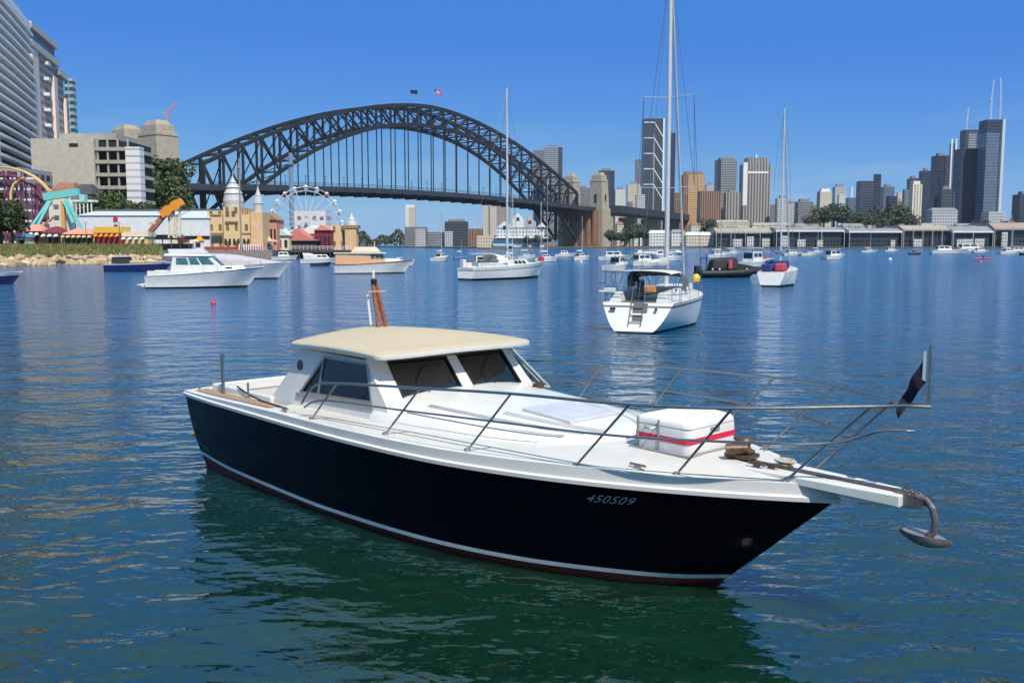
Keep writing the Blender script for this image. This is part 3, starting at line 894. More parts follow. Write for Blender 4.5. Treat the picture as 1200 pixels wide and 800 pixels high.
# anchor hanging from the roller
anc = thing('plough_anchor', 'rusty galvanised plough anchor hanging from the cruiser bow roller', 'anchor', Mw @ Vector((2.12, 0, .98)), R(-46.5))
mb = MB()
mb.tube([(-.06, 0, .40), (.03, 0, .38), (.09, 0, .31), (.12, 0, .20), (.11, 0, .10), (.05, 0, .04)], .026, 8, .034)
mb.build('shank', GALV, anc)
mb = MB(); rr = []
for i in range(11):
    f = i / 10; x = lerp(-.17, .27, f); wv = .125 * math.sin(math.pi * min(1, f * .9 + .12)) ** .8 * (1 - f ** 4) + .006; dp = .075 * math.sin(math.pi * (f * .85 + .1)) + .004
    rr.append([(x, wv * math.cos(a_), .045 - f * .03 + .035 * abs(math.cos(a_)) - (dp * math.sin(a_) if a_ < math.pi else -.012)) for a_ in [math.pi * k / 7 for k in range(8)] + [math.pi * 1.35, math.pi * 1.65]])
mb.loft(rr, True, True)
mb.build('plough_blade', mat('scoured_galvanised', (.30, .27, .27), .45, metal=.5, var=.3, scale=18), anc, smooth=50)
mb = MB()
for k in range(6):
    c_ = Vector((-.04 - k * .035, 0, .42 + .002 * k)); a_ = k % 2
    pts = [c_ + Vector((.022 * math.cos(t), (.012 * math.sin(t)) if a_ else 0, 0 if a_ else .012 * math.sin(t))) for t in [2*math.pi*j/8 for j in range(9)]]
    mb.tube(pts, .005, 4)
mb.build('chain', GALV, anc)
# burgee on the bow staff
fl = MB(); rings = []
for i in range(13):
    f = i / 12; row = []
    for j in range(9):
        g_ = j / 8
        x = -.02 - f * .22 - .02 * math.sin(g_ * 3); z = lerp(.47 - .42 * f, .20 - .30 * f - .05 * f * f, g_)
        y = .05 * math.sin(f * 9 + g_ * 3) * f
        row.append((x, y, z))
    rings.append(row)
fl.loft(rings, False)
flag = fl.build('flag', mat('navy_flag_cloth', (.006, .008, .022), .9, var=.2), None, smooth=60)
flag.location = Mw @ Vector((2.13, 0, 2.20)); flag.rotation_euler = (0, 0, R(-46.5))
tag(flag, 'limp navy flag with white hoist on the staff at the cruiser pulpit', 'flag')
m2 = MB().add([(-.012, -.004, .49), (-.055, -.004, .47), (-.06, -.004, .22), (-.012, -.004, .20), (-.012, .006, .49), (-.055, .006, .47), (-.06, .006, .22), (-.012, .006, .20)],
              [(0, 1, 2, 3), (7, 6, 5, 4), (0, 4, 5, 1), (1, 5, 6, 2), (2, 6, 7, 3), (3, 7, 4, 0)])
m2.build('hoist_strip', mat('white_flag_cloth', (.7, .7, .7), .9), flag)
# ------------------------------------------------------------------ other boats
def hull_fn(L, B, Fs, Fb, ts=.82, over=.10, tr=0.0, kw=.86, kws=None, p=1.2, full=2.1):
    kws = kws or kw
    def b(s):
        if s < .45: return B/2 * (ts + (1-ts) * math.sin(math.pi/2 * s/.45))
        return B/2 * max(.008, 1 - ((s-.45)/.55) ** full)
    def fn(s, t):
        F_ = lerp(Fs, Fb, s ** 1.4)
        k = lerp(kws, kw, min(1, s/.5))
        bb = b(s); ww = bb * k * (1 if s < .7 else max(.02, 1 - ((s-.7)/.3) ** 2 * .75))
        u = lerp(s * L * (1 - over), s * L, max(t, 0)) + tr * max(t, 0) * max(0, 1 - s * 5)
        if t < 0: return (u, ww * (1 + t * .6), t * .5)
        return (u, ww + (bb - ww) * t ** p, t * F_)
    fn.F = lambda s: lerp(Fs, Fb, s ** 1.4)
    fn.b = b
    return fn
def boat_hull(root, fn, hm, bm=None, sm=None, t_b=.10, stripe=(.80, .90), nt=8, ns=22, transom_m=None):
    def band(t0, t1, n, name, m, off=0):
        mb = MB(); rings = []
        for i in range(ns + 1):
            s = 1 - (1 - i/ns) ** 1.2
            h = [fn(s, lerp(t0, t1, k/n)) for k in range(n + 1)]
            rings.append([(u, -v - off, z) for u, v, z in h[::-1]] + [(u, v + off, z) for u, v, z in h])
        n1 = n + 1
        mb.loft([r[:n1] for r in rings], False); mb.loft([r[n1:] for r in rings], False)
        q = rings[0]
        for k in range(n):
            mb.add([(q[n-k][0]-off, *q[n-k][1:]), (q[n1+k][0]-off, *q[n1+k][1:]), (q[n1+k+1][0]-off, *q[n1+k+1][1:]), (q[n-k-1][0]-off, *q[n-k-1][1:])], [(0,1,2,3)])
        return mb.build(name, m, root, smooth=40)
    band(t_b, 1, nt, 'hull', hm)
    band(-1, t_b, 4, 'bottom', bm or DARK)
    if sm: band(stripe[0], stripe[1], 1, 'hull_stripe', sm, .006)
def boat_deck(root, fn, m, s0=0.0, s1=1.0, n=16, drop=.02, crown=.05, name='deck'):
    rr = []
    for i in range(n + 1):
        s = lerp(s0, s1, i/n); u, v, z = fn(s, 1)
        rr.append([(u, lerp(-v, v, k/6), z - drop + crown * (1 - (k/3-1)**2)) for k in range(7)])
    return MB().loft(rr, False).build(name, m, root, smooth=40)
def block(root, name, m, b, t, bevel=.04):
    """b, t = (u0, u1, half width aft, half width fore, z)"""
    u0, u1, wa, wf, z = b; U0, U1, Wa, Wf, Z = t
    return MB().hexa([(u0,-wa,z),(u1,-wf,z),(u1,wf,z),(u0,wa,z)], [(U0,-Wa,Z),(U1,-Wf,Z),(U1,Wf,Z),(U0,Wa,Z)]).build(name, m, root, bevel=bevel)
def side_windows(root, b, t, spans, z0, z1, m=None, name='window'):
    """panes set 6 mm proud of the two sloped sides of a block; z0, z1 as fractions of its height"""
    m = m or WINGL
    for side in (-1, 1):
        for f0, f1 in spans:
            def P(f, g):
                u = lerp(lerp(b[0], b[1], f), lerp(t[0], t[1], f), g); wv = lerp(lerp(b[2], b[3], f), lerp(t[2], t[3], f), g)
                return (u, side * (wv + .012), lerp(b[4], t[4], g))
            MB().add([P(f0, z0), P(f1, z0), P(f1, z1), P(f0, z1)], [(0,1,2,3)]).build(name, m, root)
def front_windows(root, b, t, spans, z0, z1, m=None, aft=False, name='windscreen'):
    m = m or WINGL
    for f0, f1 in spans:
        def P(f, g):
            i = 0 if aft else 1
            u = lerp(b[i], t[i], g) + (-.015 if aft else .015); wv = lerp(b[2+i], t[2+i], g)
            return (u, lerp(-wv, wv, f), lerp(b[4], t[4], g))
        MB().add([P(f0, z0), P(f1, z0), P(f1, z1), P(f0, z1)], [(0,1,2,3)]).build(name, m, root)
def guard_rails(root, fn, s0, s1, n, h=.6, lines=2, r=.012, inset=.06):
    for side in (-1, 1):
        tops = []
        for i in range(n + 1):
            s = lerp(s0, s1, i/n); u, v, z = fn(s, 1); v = max(.03, v - inset)
            MB().tube([(u, side*v, z), (u, side*v, z + h)], r, 5).build('stanchion', STEEL, root)
            tops.append((u, side*v, z))
        for k in range(lines):
            MB().tube([(u, y, z + h*(k+1)/lines) for u, y, z in tops], r*.7, 5).build('guard_wire', STEEL, root)
def rig(root, um, zd, hm, L, ends, spreaders=((.38, .9), (.68, .6)), r=.085, furl=True, boom=4.0, zb=1.1, cover=None, wires=True, half=1.4, mm=None):
    """mast, spreaders, stays; ends = (bow u, bow z, stern u, stern z)"""
    mm = mm or ALU
    mast_ = MB().tube([(um, 0, zd), (um, 0, zd + hm*.6), (um - .06, 0, zd + hm)], r, 8, r*.75).build('mast', mm, root, smooth=40)
    MB().tube([(um-.1, 0, zd+hm), (um-.5, 0, zd+hm+.25)], .015, 4).build('wind_vane', BLACK, mast_)
    for f, wv in spreaders:
        for sd_ in (-1, 1):
            MB().bar((um, 0, zd + hm*f), (um-.12, sd_*wv, zd + hm*f + .06), .07, .03).build('spreader', mm, root)
    wr = .012 if wires else .02
    for sd_ in (-1, 1):
        pts = [(um-.1, sd_*half, zd)] + [(um-.12, sd_*wv, zd + hm*f + .06) for f, wv in spreaders] + [(um, 0, zd+hm*.97)]
        MB().tube(pts, wr, 4).build('shroud', STEEL, root)
    if ends[0] is not None:
        MB().tube([(ends[0], 0, ends[1]), (um, 0, zd+hm*.95)], .06 if furl else wr, 6).build('furled_headsail' if furl else 'forestay', LGREY if furl else STEEL, root)
    MB().tube([(ends[2], 0, ends[3]), (um, 0, zd+hm)], wr, 4).build('backstay', STEEL, root)
    if boom:
        MB().tube([(um, 0, zd+zb), (um-boom, 0, zd+zb+.08)], .07, 8).build('boom', mm, root)
        if cover:
            pts = []; rr = []
            for k in range(9):
                f = k/8; h = lerp(.34, .12, f); x = um - .05 - (boom - .1)*f; z = zd + zb + .08*f
                rr.append([(x, -.10, z-.04), (x, -.13, z+.10), (x, -.03, z+h), (x, .03, z+h), (x, .13, z+.10), (x, .10, z-.04)])
            MB().loft(rr, True, True).build('sail_cover', cover, root, smooth=50)

# --- white cruising yacht seen from astern
P0 = atz(742, 391)
ya = thing('sailing_yacht', 'white cruising yacht seen from its scooped stern with boarding ladder and grey canopy', 'sailboat', (P0.x, P0.y, 0), R(90 - 21))
fa = hull_fn(11.2, 3.55, 1.22, 1.42, ts=.84, over=.05, tr=.75, kw=.84, kws=.40, p=.55)
boat_hull(ya, fa, WHITE, sm=mat('grey_hull_stripe', (.12, .13, .15), .5), t_b=.07, stripe=(.84, .90))
boat_deck(ya, fa, OFFWH)
# scoop opening in the transom with steps
mb = MB()
def tf(y, z, d=.02):
    return (.75 * z / 1.22 - d, y, z)
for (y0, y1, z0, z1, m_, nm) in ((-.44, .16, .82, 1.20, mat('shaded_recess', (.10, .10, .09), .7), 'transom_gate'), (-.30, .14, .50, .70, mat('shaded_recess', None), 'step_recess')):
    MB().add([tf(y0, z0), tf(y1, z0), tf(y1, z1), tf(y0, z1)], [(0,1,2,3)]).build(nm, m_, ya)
mb = MB()
for y in (.26, -.26):
    mb.tube([tf(y, .30, .06), tf(y, 1.9, .06)], .02, 6)
for z in (.45, .72, 1.0, 1.25, 1.5):
    mb.tube([tf(-.26, z, .06), tf(.26, z, .06)], .018, 5)
mb.build('boarding_ladder', STEEL, ya)
for y in (1.05, .93, -.82): MB().bx(.42, .50, y-.05, y+.05, .92, 1.02).build('transom_vent', DARK, ya)
# cockpit coamings, sole, dodger, bimini
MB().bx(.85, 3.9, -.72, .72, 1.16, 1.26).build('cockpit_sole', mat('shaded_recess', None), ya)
for sd_ in (-1, 1):
    MB().hexa([(.8, sd_*.72, 1.2), (4.2, sd_*.78, 1.2), (4.2, sd_*1.35, 1.2), (.8, sd_*1.25, 1.2)][::sd_], [(.9, sd_*.8, 1.62), (4.2, sd_*.85, 1.72), (4.2, sd_*1.22, 1.72), (.9, sd_*1.12, 1.62)][::sd_]).build('coaming', WHITE, ya, bevel=.03)
MB().bx(1.1, 1.5, -.62, -.15, 1.62, 1.9).build('cockpit_cushion', mat('orange_cushion', (.62, .24, .07), .8), ya, bevel=.04)
mb = MB(); c = Vector((1.7, .16, 1.95))
mb.tube([c + Vector((0, .42*math.cos(a), .42*math.sin(a))) for a in [2*math.pi*k/24 for k in range(25)]], .02, 5)
for k in range(3): mb.tube([c, c + Vector((0, .42*math.cos(k*2.09), .42*math.sin(k*2.09)))], .014, 4)
mb.build('steering_wheel', STEEL, ya)
MB().bx(1.72, 2.0, .02, .30, 1.26, 2.12).build('binnacle', GREYC, ya, bevel=.03)
def hoop_canopy(root, name, m, u0, u1, wv, z0, z1, n=10, flat=2.6):
    rr = []
    for i in range(7):
        f = i/6; u = lerp(u0, u1, f); hh = z1 - (z1 - z0) * (.25 * max(0, f-.4)**2 * 4)
        rr.append([(u + .25*abs(math.cos(math.pi*k/n))**3, wv * (1 if abs(math.cos(math.pi*k/n)) > 1 else math.copysign(abs(math.cos(math.pi*k/n))**(1/flat*1.6), math.cos(math.pi*k/n))), z0 + (hh - z0)*math.sin(math.pi*k/n)**(1/flat)) for k in range(n+1)])
    return MB().loft(rr, False).build(name, m, root, smooth=50)
hoop_canopy(ya, 'spray_dodger', GREYC, 3.6, 5.2, 1.25, 1.55, 2.55)
mb = MB()
rr = []
for i in range(6):
    u = 1.0 + .5*i
    rr.append([(u, 1.30*math.cos(math.pi*k/10), 2.38 + .14*math.sin(math.pi*k/10) + .02*math.sin(i*math.pi/5)) for k in range(11)])
    if i in (0, 2, 5):
        for sd_ in (-1, 1): MB().tube([(2.2, sd_*1.28, 1.6), (u, sd_*1.30, 2.38)], .015, 5).build('bimini_strut', STEEL, ya)
MB().loft(rr, False).build('bimini', LGREY, ya, smooth=50)
CB = (4.6, 8.6, 1.12, .62, 1.25); CT = (4.7, 8.0, 1.02, .50, 1.72)
block(ya, 'coachroof', WHITE, CB, CT)
side_windows(ya, CB, CT, ((.08, .42), (.47, .78)), .35, .8)
guard_rails(ya, fa, .12, .97, 5)
mb = MB()
for sd_ in (-1, 1):
    for (u, v) in ((.78, 1.40), (1.6, 1.62)):
        mb.tube([(u, sd_*v, 1.24), (u, sd_*v, 1.86)], .015, 5)
    for z in (1.55, 1.86): mb.tube([(.80, sd_*.55, z), (.78, sd_*1.40, z), (1.6, sd_*1.62, z), (2.6, sd_*1.66, z-.02)], .014, 5)
mb.build('pushpit', STEEL, ya)
MB().bx(.72, 1.05, 1.0, 1.45, 1.62, 1.80).build('stern_locker', WHITE, ya, bevel=.02)
MB().tube([(.9, 1.42, 1.24), (.9, 1.42, 2.65)], .02, 5).tube([(.9, 1.42, 2.0), (.9, 1.75, 2.0)], .02, 5).build('outboard_bracket', STEEL, ya)
MB().tube([(.9, 1.25, 1.66), (.55, 1.62, 1.68)], .03, 5).build('boat_hook', WHITE, ya)
MB().lathe([(.14, -.05), (.16, .12), (.05, .34)], 10, (1.75, .35, 2.1)).build('helm_cover', BLACK, ya, smooth=50)
MB().lathe([(.05, 0), (.17, .05), (.19, .28), (.06, .42)], 10, (9.2, -.9, 1.75)).build('yellow_horseshoe', YELLOW, ya, smooth=60)
rig(ya, 6.35, 1.72, 14.9, 11.2, (10.9, 1.45, .85, 1.3), ((.575, 1.15), (.30, 1.25)), r=.115, boom=4.3, zb=.95, cover=LGREY, half=1.65)
for (u, v) in ((4.9, -1.2), (6.0, -1.1), (7.1, -.95), (8.4, -.75)):
    MB().lathe([(.11, 0), (.13, .10), (.08, .24)], 8, (u, v, 1.50)).build('deck_bundle', mat('mixed_deck_gear', (.5, .5, .52), .7, var=.5, scale=9), ya)

# --- long white yacht broadside to the left of centre
P0 = atz(544, 328.5)
yb = thing('sailing_yacht', 'long white yacht lying broadside with cream dodger and tall bare mast below the bridge arch', 'sailboat', (P0.x, P0.y, 0), R(44))
fb = hull_fn(11.6, 3.5, 1.25, 1.75, ts=.80, over=.09, tr=.35, kw=.86, kws=.7, p=.8)
boat_hull(yb, fb, WHITE, sm=mat('grey_hull_stripe', None), t_b=.16, stripe=(.74, .79))
boat_deck(yb, fb, OFFWH)
CB = (4.2, 9.2, 1.15, .55, 1.35); CT = (4.4, 8.4, 1.05, .42, 2.05)
block(yb, 'coachroof', WHITE, CB, CT); side_windows(yb, CB, CT, ((.45, .56), (.60, .71), (.75, .86)), .35, .8)
MB().bx(.28, .34, -1.1, 1.1, .35, 1.2).build('transom_panel', mat('cream_panel', (.62, .58, .48), .6), yb)
for sd_ in (-1, 1): MB().bx(.8, 4.2, sd_*1.2-.12, sd_*1.2+.12, 1.2, 1.75).build('coaming', WHITE, yb, bevel=.03)
hoop_canopy(yb, 'spray_dodger', CREAM, 3.4, 4.8, 1.2, 1.7, 2.6)
MB().bx(2.0, 2.4, -.3, .3, 1.25, 2.0).build('binnacle', GREYC, yb, bevel=.03)
MB().bx(.5, .9, .7, 1.2, 1.3, 2.1).build('stern_locker', WHITE, yb, bevel=.03)
rig(yb, 6.0, 2.05, 17.6, 11.6, (11.3, 1.8, .4, 1.3), ((.34, 1.1), (.64, .8)), r=.13, boom=4.4, zb=1.0, cover=GREYC, half=1.6, furl=False)
guard_rails(yb, fb, .08, .97, 6)
MB().bx(10.9, 11.3, -.3, .3, 1.8, 2.25).build('red_bow_bag', mat('faded_red_canvas', (.45, .05, .08), .8), yb, bevel=.05)
MB().tube([(11.2, .1, 1.75), (11.2, .1, 8.2)], .035, 6).build('headsail_pole', ALU, yb)

# --- smaller yacht to the right, stern on
P0 = atz(902, 336.5)
yc = thing('sailing_yacht', 'small white sloop stern on with blue and red canvas bundles in its cockpit', 'sailboat', (P0.x, P0.y, 0), R(90 - 27))
fc_ = hull_fn(8.6, 2.9, 1.25, 1.65, ts=.80, over=.09, tr=.35, kw=.84, kws=.58, p=.65)
boat_hull(yc, fc_, WHITE, t_b=.14)
boat_deck(yc, fc_, OFFWH)
CB = (3.2, 6.6, .95, .5, 1.35); CT = (3.3, 6.1, .85, .4, 1.85)
block(yc, 'coachroof', WHITE, CB, CT); side_windows(yc, CB, CT, ((.1, .45), (.5, .8)), .35, .8)
MB().bx(.9, 2.6, .05, .95, 1.3, 1.95).build('blue_sail_bag', BLUEC, yc, bevel=.12)
MB().bx(.9, 2.4, -.95, -.15, 1.3, 2.0).build('red_sail_bag', mat('faded_red_canvas', None), yc, bevel=.15)
MB().bx(2.6, 3.3, -1.0, 1.0, 1.6, 2.2).build('spray_dodger', BLUEC, yc, bevel=.15)
rig(yc, 4.2, 1.85, 13.6, 8.6, (8.4, 1.7, .3, 1.3), ((.40, .75), (.70, .55)), r=.085, boom=3.0, zb=.9, cover=GREYC, half=1.25)
guard_rails(yc, fc_, .05, .97, 4)

# --- white hardtop cruiser at left
def px_dir(pxa, ya_, pxb, yb_):
    a = atz(pxa, ya_); b = atz(pxb, yb_); return math.atan2(b.y - a.y, b.x - a.x)
P0 = atz(170, 338)
mc = thing('hardtop_cruiser', 'white hardtop motor cruiser with teal windows moored left of the red buoy', 'motor boat', (P0.x, P0.y + .9, 0), R(7))
fm = hull_fn(9.4, 3.2, 1.05, 1.75, ts=.88, over=.16, tr=0, kw=.84, kws=.9, p=1.7)
boat_hull(mc, fm, WHITE, sm=mat('grey_hull_stripe', None), t_b=.12, stripe=(.94, .98))
boat_deck(mc, fm, WHITE)
for sd_ in (-1, 1):
    MB().bx(.2, 5.0, sd_*1.28-.06, sd_*1.28+.06, 1.0, 1.45).build('coaming', WHITE, mc, bevel=.03)
CB = (2.0, 6.6, 1.25, 1.05, 1.3); CT = (2.2, 5.2, 1.15, .95, 2.62)
block(mc, 'wheelhouse', WHITE, CB, CT, .05)
side_windows(mc, CB, CT, ((.10, .36), (.40, .60), (.64, .90)), .50, .92, WINTEAL)
front_windows(mc, CB, CT, ((.05, .47), (.53, .95)), .35, .92, WINTEAL)
MB().hexa([(1.5,-1.25,2.64),(5.35,-1.1,2.64),(5.35,1.1,2.64),(1.5,1.25,2.64)], [(1.6,-1.2,2.86),(5.2,-1.0,2.82),(5.2,1.0,2.82),(1.6,1.2,2.86)]).build('hardtop', WHITE, mc, bevel=.05)
block(mc, 'flybridge', WHITE, (1.9, 4.8, 1.0, .9, 2.86), (1.8, 4.4, 1.0, .9, 3.22))
CB2 = (5.2, 8.3, 1.15, .4, 1.35); CT2 = (5.3, 7.6, 1.0, .3, 1.85)
block(mc, 'foredeck_cabin', WHITE, CB2, CT2)
side_windows(mc, CB2, CT2, ((.1, .35), (.42, .62)), .45, .75, WINGL)
MB().bx(-.65, .0, -1.2, 1.2, .28, .36).build('swim_platform', WHITE, mc)
MB().add([(1.55, -1.455, .98), (1.85, -1.465, .98), (1.85, -1.47, 1.07), (1.55, -1.46, 1.07)], [(0,1,2,3)]).build('hull_vent', DARK, mc)
guard_rails(mc, fm, .5, .97, 4, h=.55)
MB().lathe([(.13, 0), (.15, .06), (.14, .2)], 12, (-.2, -1.3, .12)).build('fender', LGREY, mc)

# --- grey covered sports cruiser behind it
P0 = atz(215, 327)
gc = thing('sports_cruiser', 'sports cruiser under a pale mauve grey cover behind the white hardtop cruiser', 'motor boat', (P0.x, P0.y, 0), R(2))
fg = hull_fn(11.3, 3.3, 1.2, 1.8, ts=.88, over=.14, kw=.84, p=1.6)
boat_hull(gc, fg, mat('pale_grey_gelcoat', (.60, .60, .59), .35), t_b=.1)
boat_deck(gc, fg, OFFWH)
rr = []
for i in range(9):
    f = i/8; u = lerp(.8, 10.4, f); hh = interp(f, [0, .15, .45, 1], [.9, 1.45, 1.25, .05]); wv = interp(f, [0, .5, .8, 1], [1.4, 1.35, .9, .2]); z = fg.F(u/11.3) - .02
    rr.append([(u, wv*math.cos(math.pi*k/8), z + hh*math.sin(math.pi*k/8)**.7) for k in range(9)])
MB().loft(rr, False).build('boat_cover', mat('mauve_grey_cover', (.42, .38, .40), .85, var=.12, scale=2), gc, smooth=50)
MB().tube([(7.2, 0, 2.1), (9.2, 0, 2.25), (10.8, 0, 2.3)], .04, 5).build('ridge_pole', STEEL, gc)

# --- dark blue launch by the seawall
P0 = atz(126, 318)
dl = thing('open_launch', 'dark blue launch with tan foredeck cover moored before the seawall', 'motor boat', (P0.x, P0.y, 0), R(-2))
fd = hull_fn(8.8, 2.7, 1.0, 1.25, ts=.9, over=.1, kw=.88, p=1.2)
boat_hull(dl, fd, mat('royal_blue_hull', (.012, .02, .10), .3), bm=BLACK, sm=WHITE, t_b=.06, stripe=(.86, .97))
boat_deck(dl, fd, mat('tan_deck', (.5, .38, .27), .6))
CB = (1.0, 3.3, 1.05, .95, 1.1); CT = (1.1, 2.9, .95, .85, 1.95)
block(dl, 'cuddy', mat('dark_canvas', (.02, .02, .024), .8), CB, CT); MB().bx(.95, 3.05, -1.0, 1.0, 1.96, 2.02).build('cuddy_roof', WHITE, dl)
MB().tube([(1.8, 0, 2.0), (1.8, 0, 2.5)], .05, 6).build('light_mast', WHITE, dl)
MB().bx(3.4, 5.4, -.9, .9, 1.1, 1.45).build('cockpit_cover', TAN, dl, bevel=.12)
MB().bx(5.6, 8.0, -.6, .6, 1.2, 1.42).build('engine_box', mat('mauve_grey_cover', None), dl, bevel=.06)

# --- boat cut by the left edge
P0 = atz(-52, 333)
le = thing('runabout', 'navy bowed runabout with white topsides cut by the left edge', 'motor boat', (P0.x, P0.y, 0), R(4))
fl_ = hull_fn(6.0, 2.3, .85, 1.15, ts=.9, over=.16, kw=.85, p=1.5)
boat_hull(le, fl_, mat('royal_blue_hull', None), bm=BLACK, sm=WHITE, t_b=.06, stripe=(.72, .98)); boat_deck(le, fl_, WHITE)
CB = (2.0, 3.6, .85, .75, .95); CT = (2.1, 3.0, .75, .65, 1.5)
block(le, 'console', WHITE, CB, CT); front_windows(le, CB, CT, ((.05, .95),), .3, .9)

# --- varnished gentleman's cruiser
P0 = atz(392, 320.5)
wc = thing('timber_cruiser', 'varnished tan cabin cruiser with white roof and hull beyond the signal mast', 'motor boat', (P0.x, P0.y, 0), R(9))
fw = hull_fn(9.8, 3.0, 1.1, 1.7, ts=.86, over=.12, kw=.86, p=1.5)
boat_hull(wc, fw, WHITE, sm=VARN, t_b=.10, stripe=(.90, .99))
boat_deck(wc, fw, TEAK)
TANP = mat('tan_ply', (.62, .36, .19), .5, var=.15)
CB = (.15, 4.6, 1.25, 1.15, 1.15); CT = (.2, 4.4, 1.2, 1.1, 2.35)
block(wc, 'awning_screen', TANP, CB, CT, .03)
MB().bx(.1, .15, -1.2, 1.2, .35, 1.1).build('transom_board', VARN, wc)
CB = (4.4, 6.4, 1.1, .95, 1.25); CT = (4.4, 6.0, 1.05, .9, 2.45)
block(wc, 'wheelhouse', TANP, CB, CT, .03)
side_windows(wc, CB, CT, ((.05, .32), (.38, .62), (.68, .95)), .48, .9, WINTEAL); front_windows(wc, CB, CT, ((.05, .47), (.53, .95)), .5, .9, WINTEAL)
MB().bx(-.05, 6.4, -1.3, 1.3, 2.46, 2.58).build('roof', WHITE, wc, bevel=.03)
MB().hexa([(2.0,-.9,2.6),(5.8,-.8,2.6),(5.8,.8,2.6),(2.0,.9,2.6)], [(2.6,-.7,3.3),(5.2,-.6,3.3),(5.2,.6,3.3),(2.6,.7,3.3)]).build('roof_tender', mat('pale_tan_cover', (.66, .50, .36), .7), wc, bevel=.15)
CB = (6.2, 8.6, .95, .35, 1.45); CT = (6.2, 8.0, .85, .3, 1.85)
block(wc, 'foredeck_cabin', WHITE, CB, CT, .03)
MB().tube([(5.0, 0, 2.6), (5.0, 0, 4.0)], .045, 6).build('light_mast', WHITE, wc)
guard_rails(wc, fw, .66, .97, 3, h=.5)

# --- black inflatable workboat
P0 = atz(818, 325)
rb = thing('inflatable_workboat', 'black inflatable workboat with bow tubes and a red jacket on board', 'inflatable boat', (P0.x, P0.y, 0), R(8))
Lr = 7.4
def tubeline(side):
    return [(0, side*1.15, .45), (2.2, side*1.2, .47), (4.8, side*1.1, .55), (6.4, side*.65, .72), (7.3, 0, .85)]
for side in (-1, 1): MB().tube(tubeline(side), .34, 12).build('side_tube', BLACK, rb, smooth=60)
MB().hexa([(0,-1.0,.0),(5.6,-.8,.0),(5.6,.8,.0),(0,1.0,.0)], [(0,-1.1,.5),(6.4,-.6,.6),(6.4,.6,.6),(0,1.1,.5)]).build('inner_hull', mat('dark_grey_deck', (.05, .05, .055), .6), rb)
MB().hexa([(3.2,-.5,.5),(4.2,-.45,.5),(4.2,.45,.5),(3.2,.5,.5)], [(3.3,-.45,1.5),(3.9,-.4,1.5),(3.9,.4,1.5),(3.3,.45,1.5)]).build('console', mat('dark_grey_deck', None), rb, bevel=.05)
MB().tube([(.6,-.9,.6),(.6,-.9,2.1),(.6,.9,2.1),(.6,.9,.6)], .05, 6).build('a_frame', BLACK, rb)
MB().bx(-.4, .3, -.35, .35, .5, 1.3).build('outboard', DARK, rb, bevel=.1)
MB().bx(3.0, 3.5, -1.25, -.95, .9, 1.9).build('red_jacket', mat('faded_red_canvas', None), rb, bevel=.14)
for k, (u, v) in enumerate(((1.2, -1.2), (2.0, -1.2), (5.2, -1.0), (1.6, .3), (2.4, -.4))):
    MB().lathe([(.08, 0), (.12, .1), (.1, .25)], 8, (u, v, .78)).build('white_fender', WHITE, rb, smooth=50)
MB().hexa([(4.4,-.75,.7),(6.8,-.35,.9),(6.8,.35,.9),(4.4,.75,.7)], [(4.6,-.65,1.5),(6.4,-.3,1.2),(6.4,.3,1.2),(4.6,.65,1.5)]).build('bow_cover', BLACK, rb, bevel=.1)
MB().hexa([(1.2,-1.0,.75),(4.6,-.85,.8),(4.6,.85,.8),(1.2,1.0,.75)], [(1.5,-.8,2.0),(4.2,-.7,2.25),(4.2,.7,2.25),(1.5,.8,2.0)]).build('deck_cover', mat('dark_canvas', None), rb, bevel=.25)
MB().tube([(2.6, 0, 2.1), (2.6, 0, 3.2)], .04, 5).build('aerial_pole', STEEL, rb)

# --- mid distance launches, each its own build
def launch(px, py, L, B, deg, label, hm=None, Fs=.8, Fb=1.2, cab=None, roof=None, canopy=None, mast=0, win=None, cat='motor boat', name='motor_launch', sm=None, rails=False):
    p = atz(px, py)
    r = thing(name, label, cat, (p.x, p.y, 0), R(deg))
    f = hull_fn(L, B, Fs, Fb, ts=.86, over=.12, kw=.86, p=1.4)
    boat_hull(r, f, hm or WHITE, t_b=.10, nt=4, ns=12, sm=sm)
    boat_deck(r, f, OFFWH, n=8)
    if cab:
        f0, f1, h, cm = cab
        b = (L*f0, L*f1, B*.36, B*.28, Fs); t = (L*(f0+.02), L*(f1-.10), B*.32, B*.24, Fs + h)
        block(r, 'cabin', cm or WHITE, b, t)
        side_windows(r, b, t, ((.08, .45), (.52, .9)), .5, .88, win); front_windows(r, b, t, ((.06, .94),), .5, .9, win); front_windows(r, b, t, ((.1, .9),), .35, .9, win, aft=True, name='cabin_door')
    if roof:
        f0, f1, z, m_ = roof
        MB().bx(L*f0, L*f1, -B*.38, B*.38, z, z + .09).build('roof', m_ or WHITE, r, bevel=.03)
        mb = MB()
        for u in (L*f0 + .1, L*f1 - .1):
            for v in (-B*.35, B*.35): mb.tube([(u, v, Fs), (u, v, z)], .03, 5)
        mb.build('roof_posts', STEEL, r)
    if canopy:
        f0, f1, h, m_ = canopy
        hoop_canopy(r, 'canopy', m_, L*f0, L*f1, B*.42, Fs, Fs + h)
    if mast:
        rig(r, L*.55, Fs + .5, mast, L, (L*.97, Fb, .1, Fs), ((.5, B*.25),), r=.06, furl=False, boom=L*.36, zb=.8, cover=LGREY, wires=False, half=B*.42)
    if rails: guard_rails(r, f, .5, .95, 3, h=.5)
    return r
launch(712, 318, 5.6, 2.3, 55, 'white fishing runabout with dark hardtop just left of the grey canopied yacht', cab=(.35, .75, 1.1, None), roof=(.1, .62, 2.1, WHITE), rails=True)
launch(866, 311, 8.4, 3.0, 30, 'red and white canopied launch behind the black inflatable', cab=(.2, .7, 1.1, mat('faded_red_canvas', None)), roof=(.05, .75, 2.3, mat('pinkish_awning', (.55, .30, .32), .8)), mast=0)
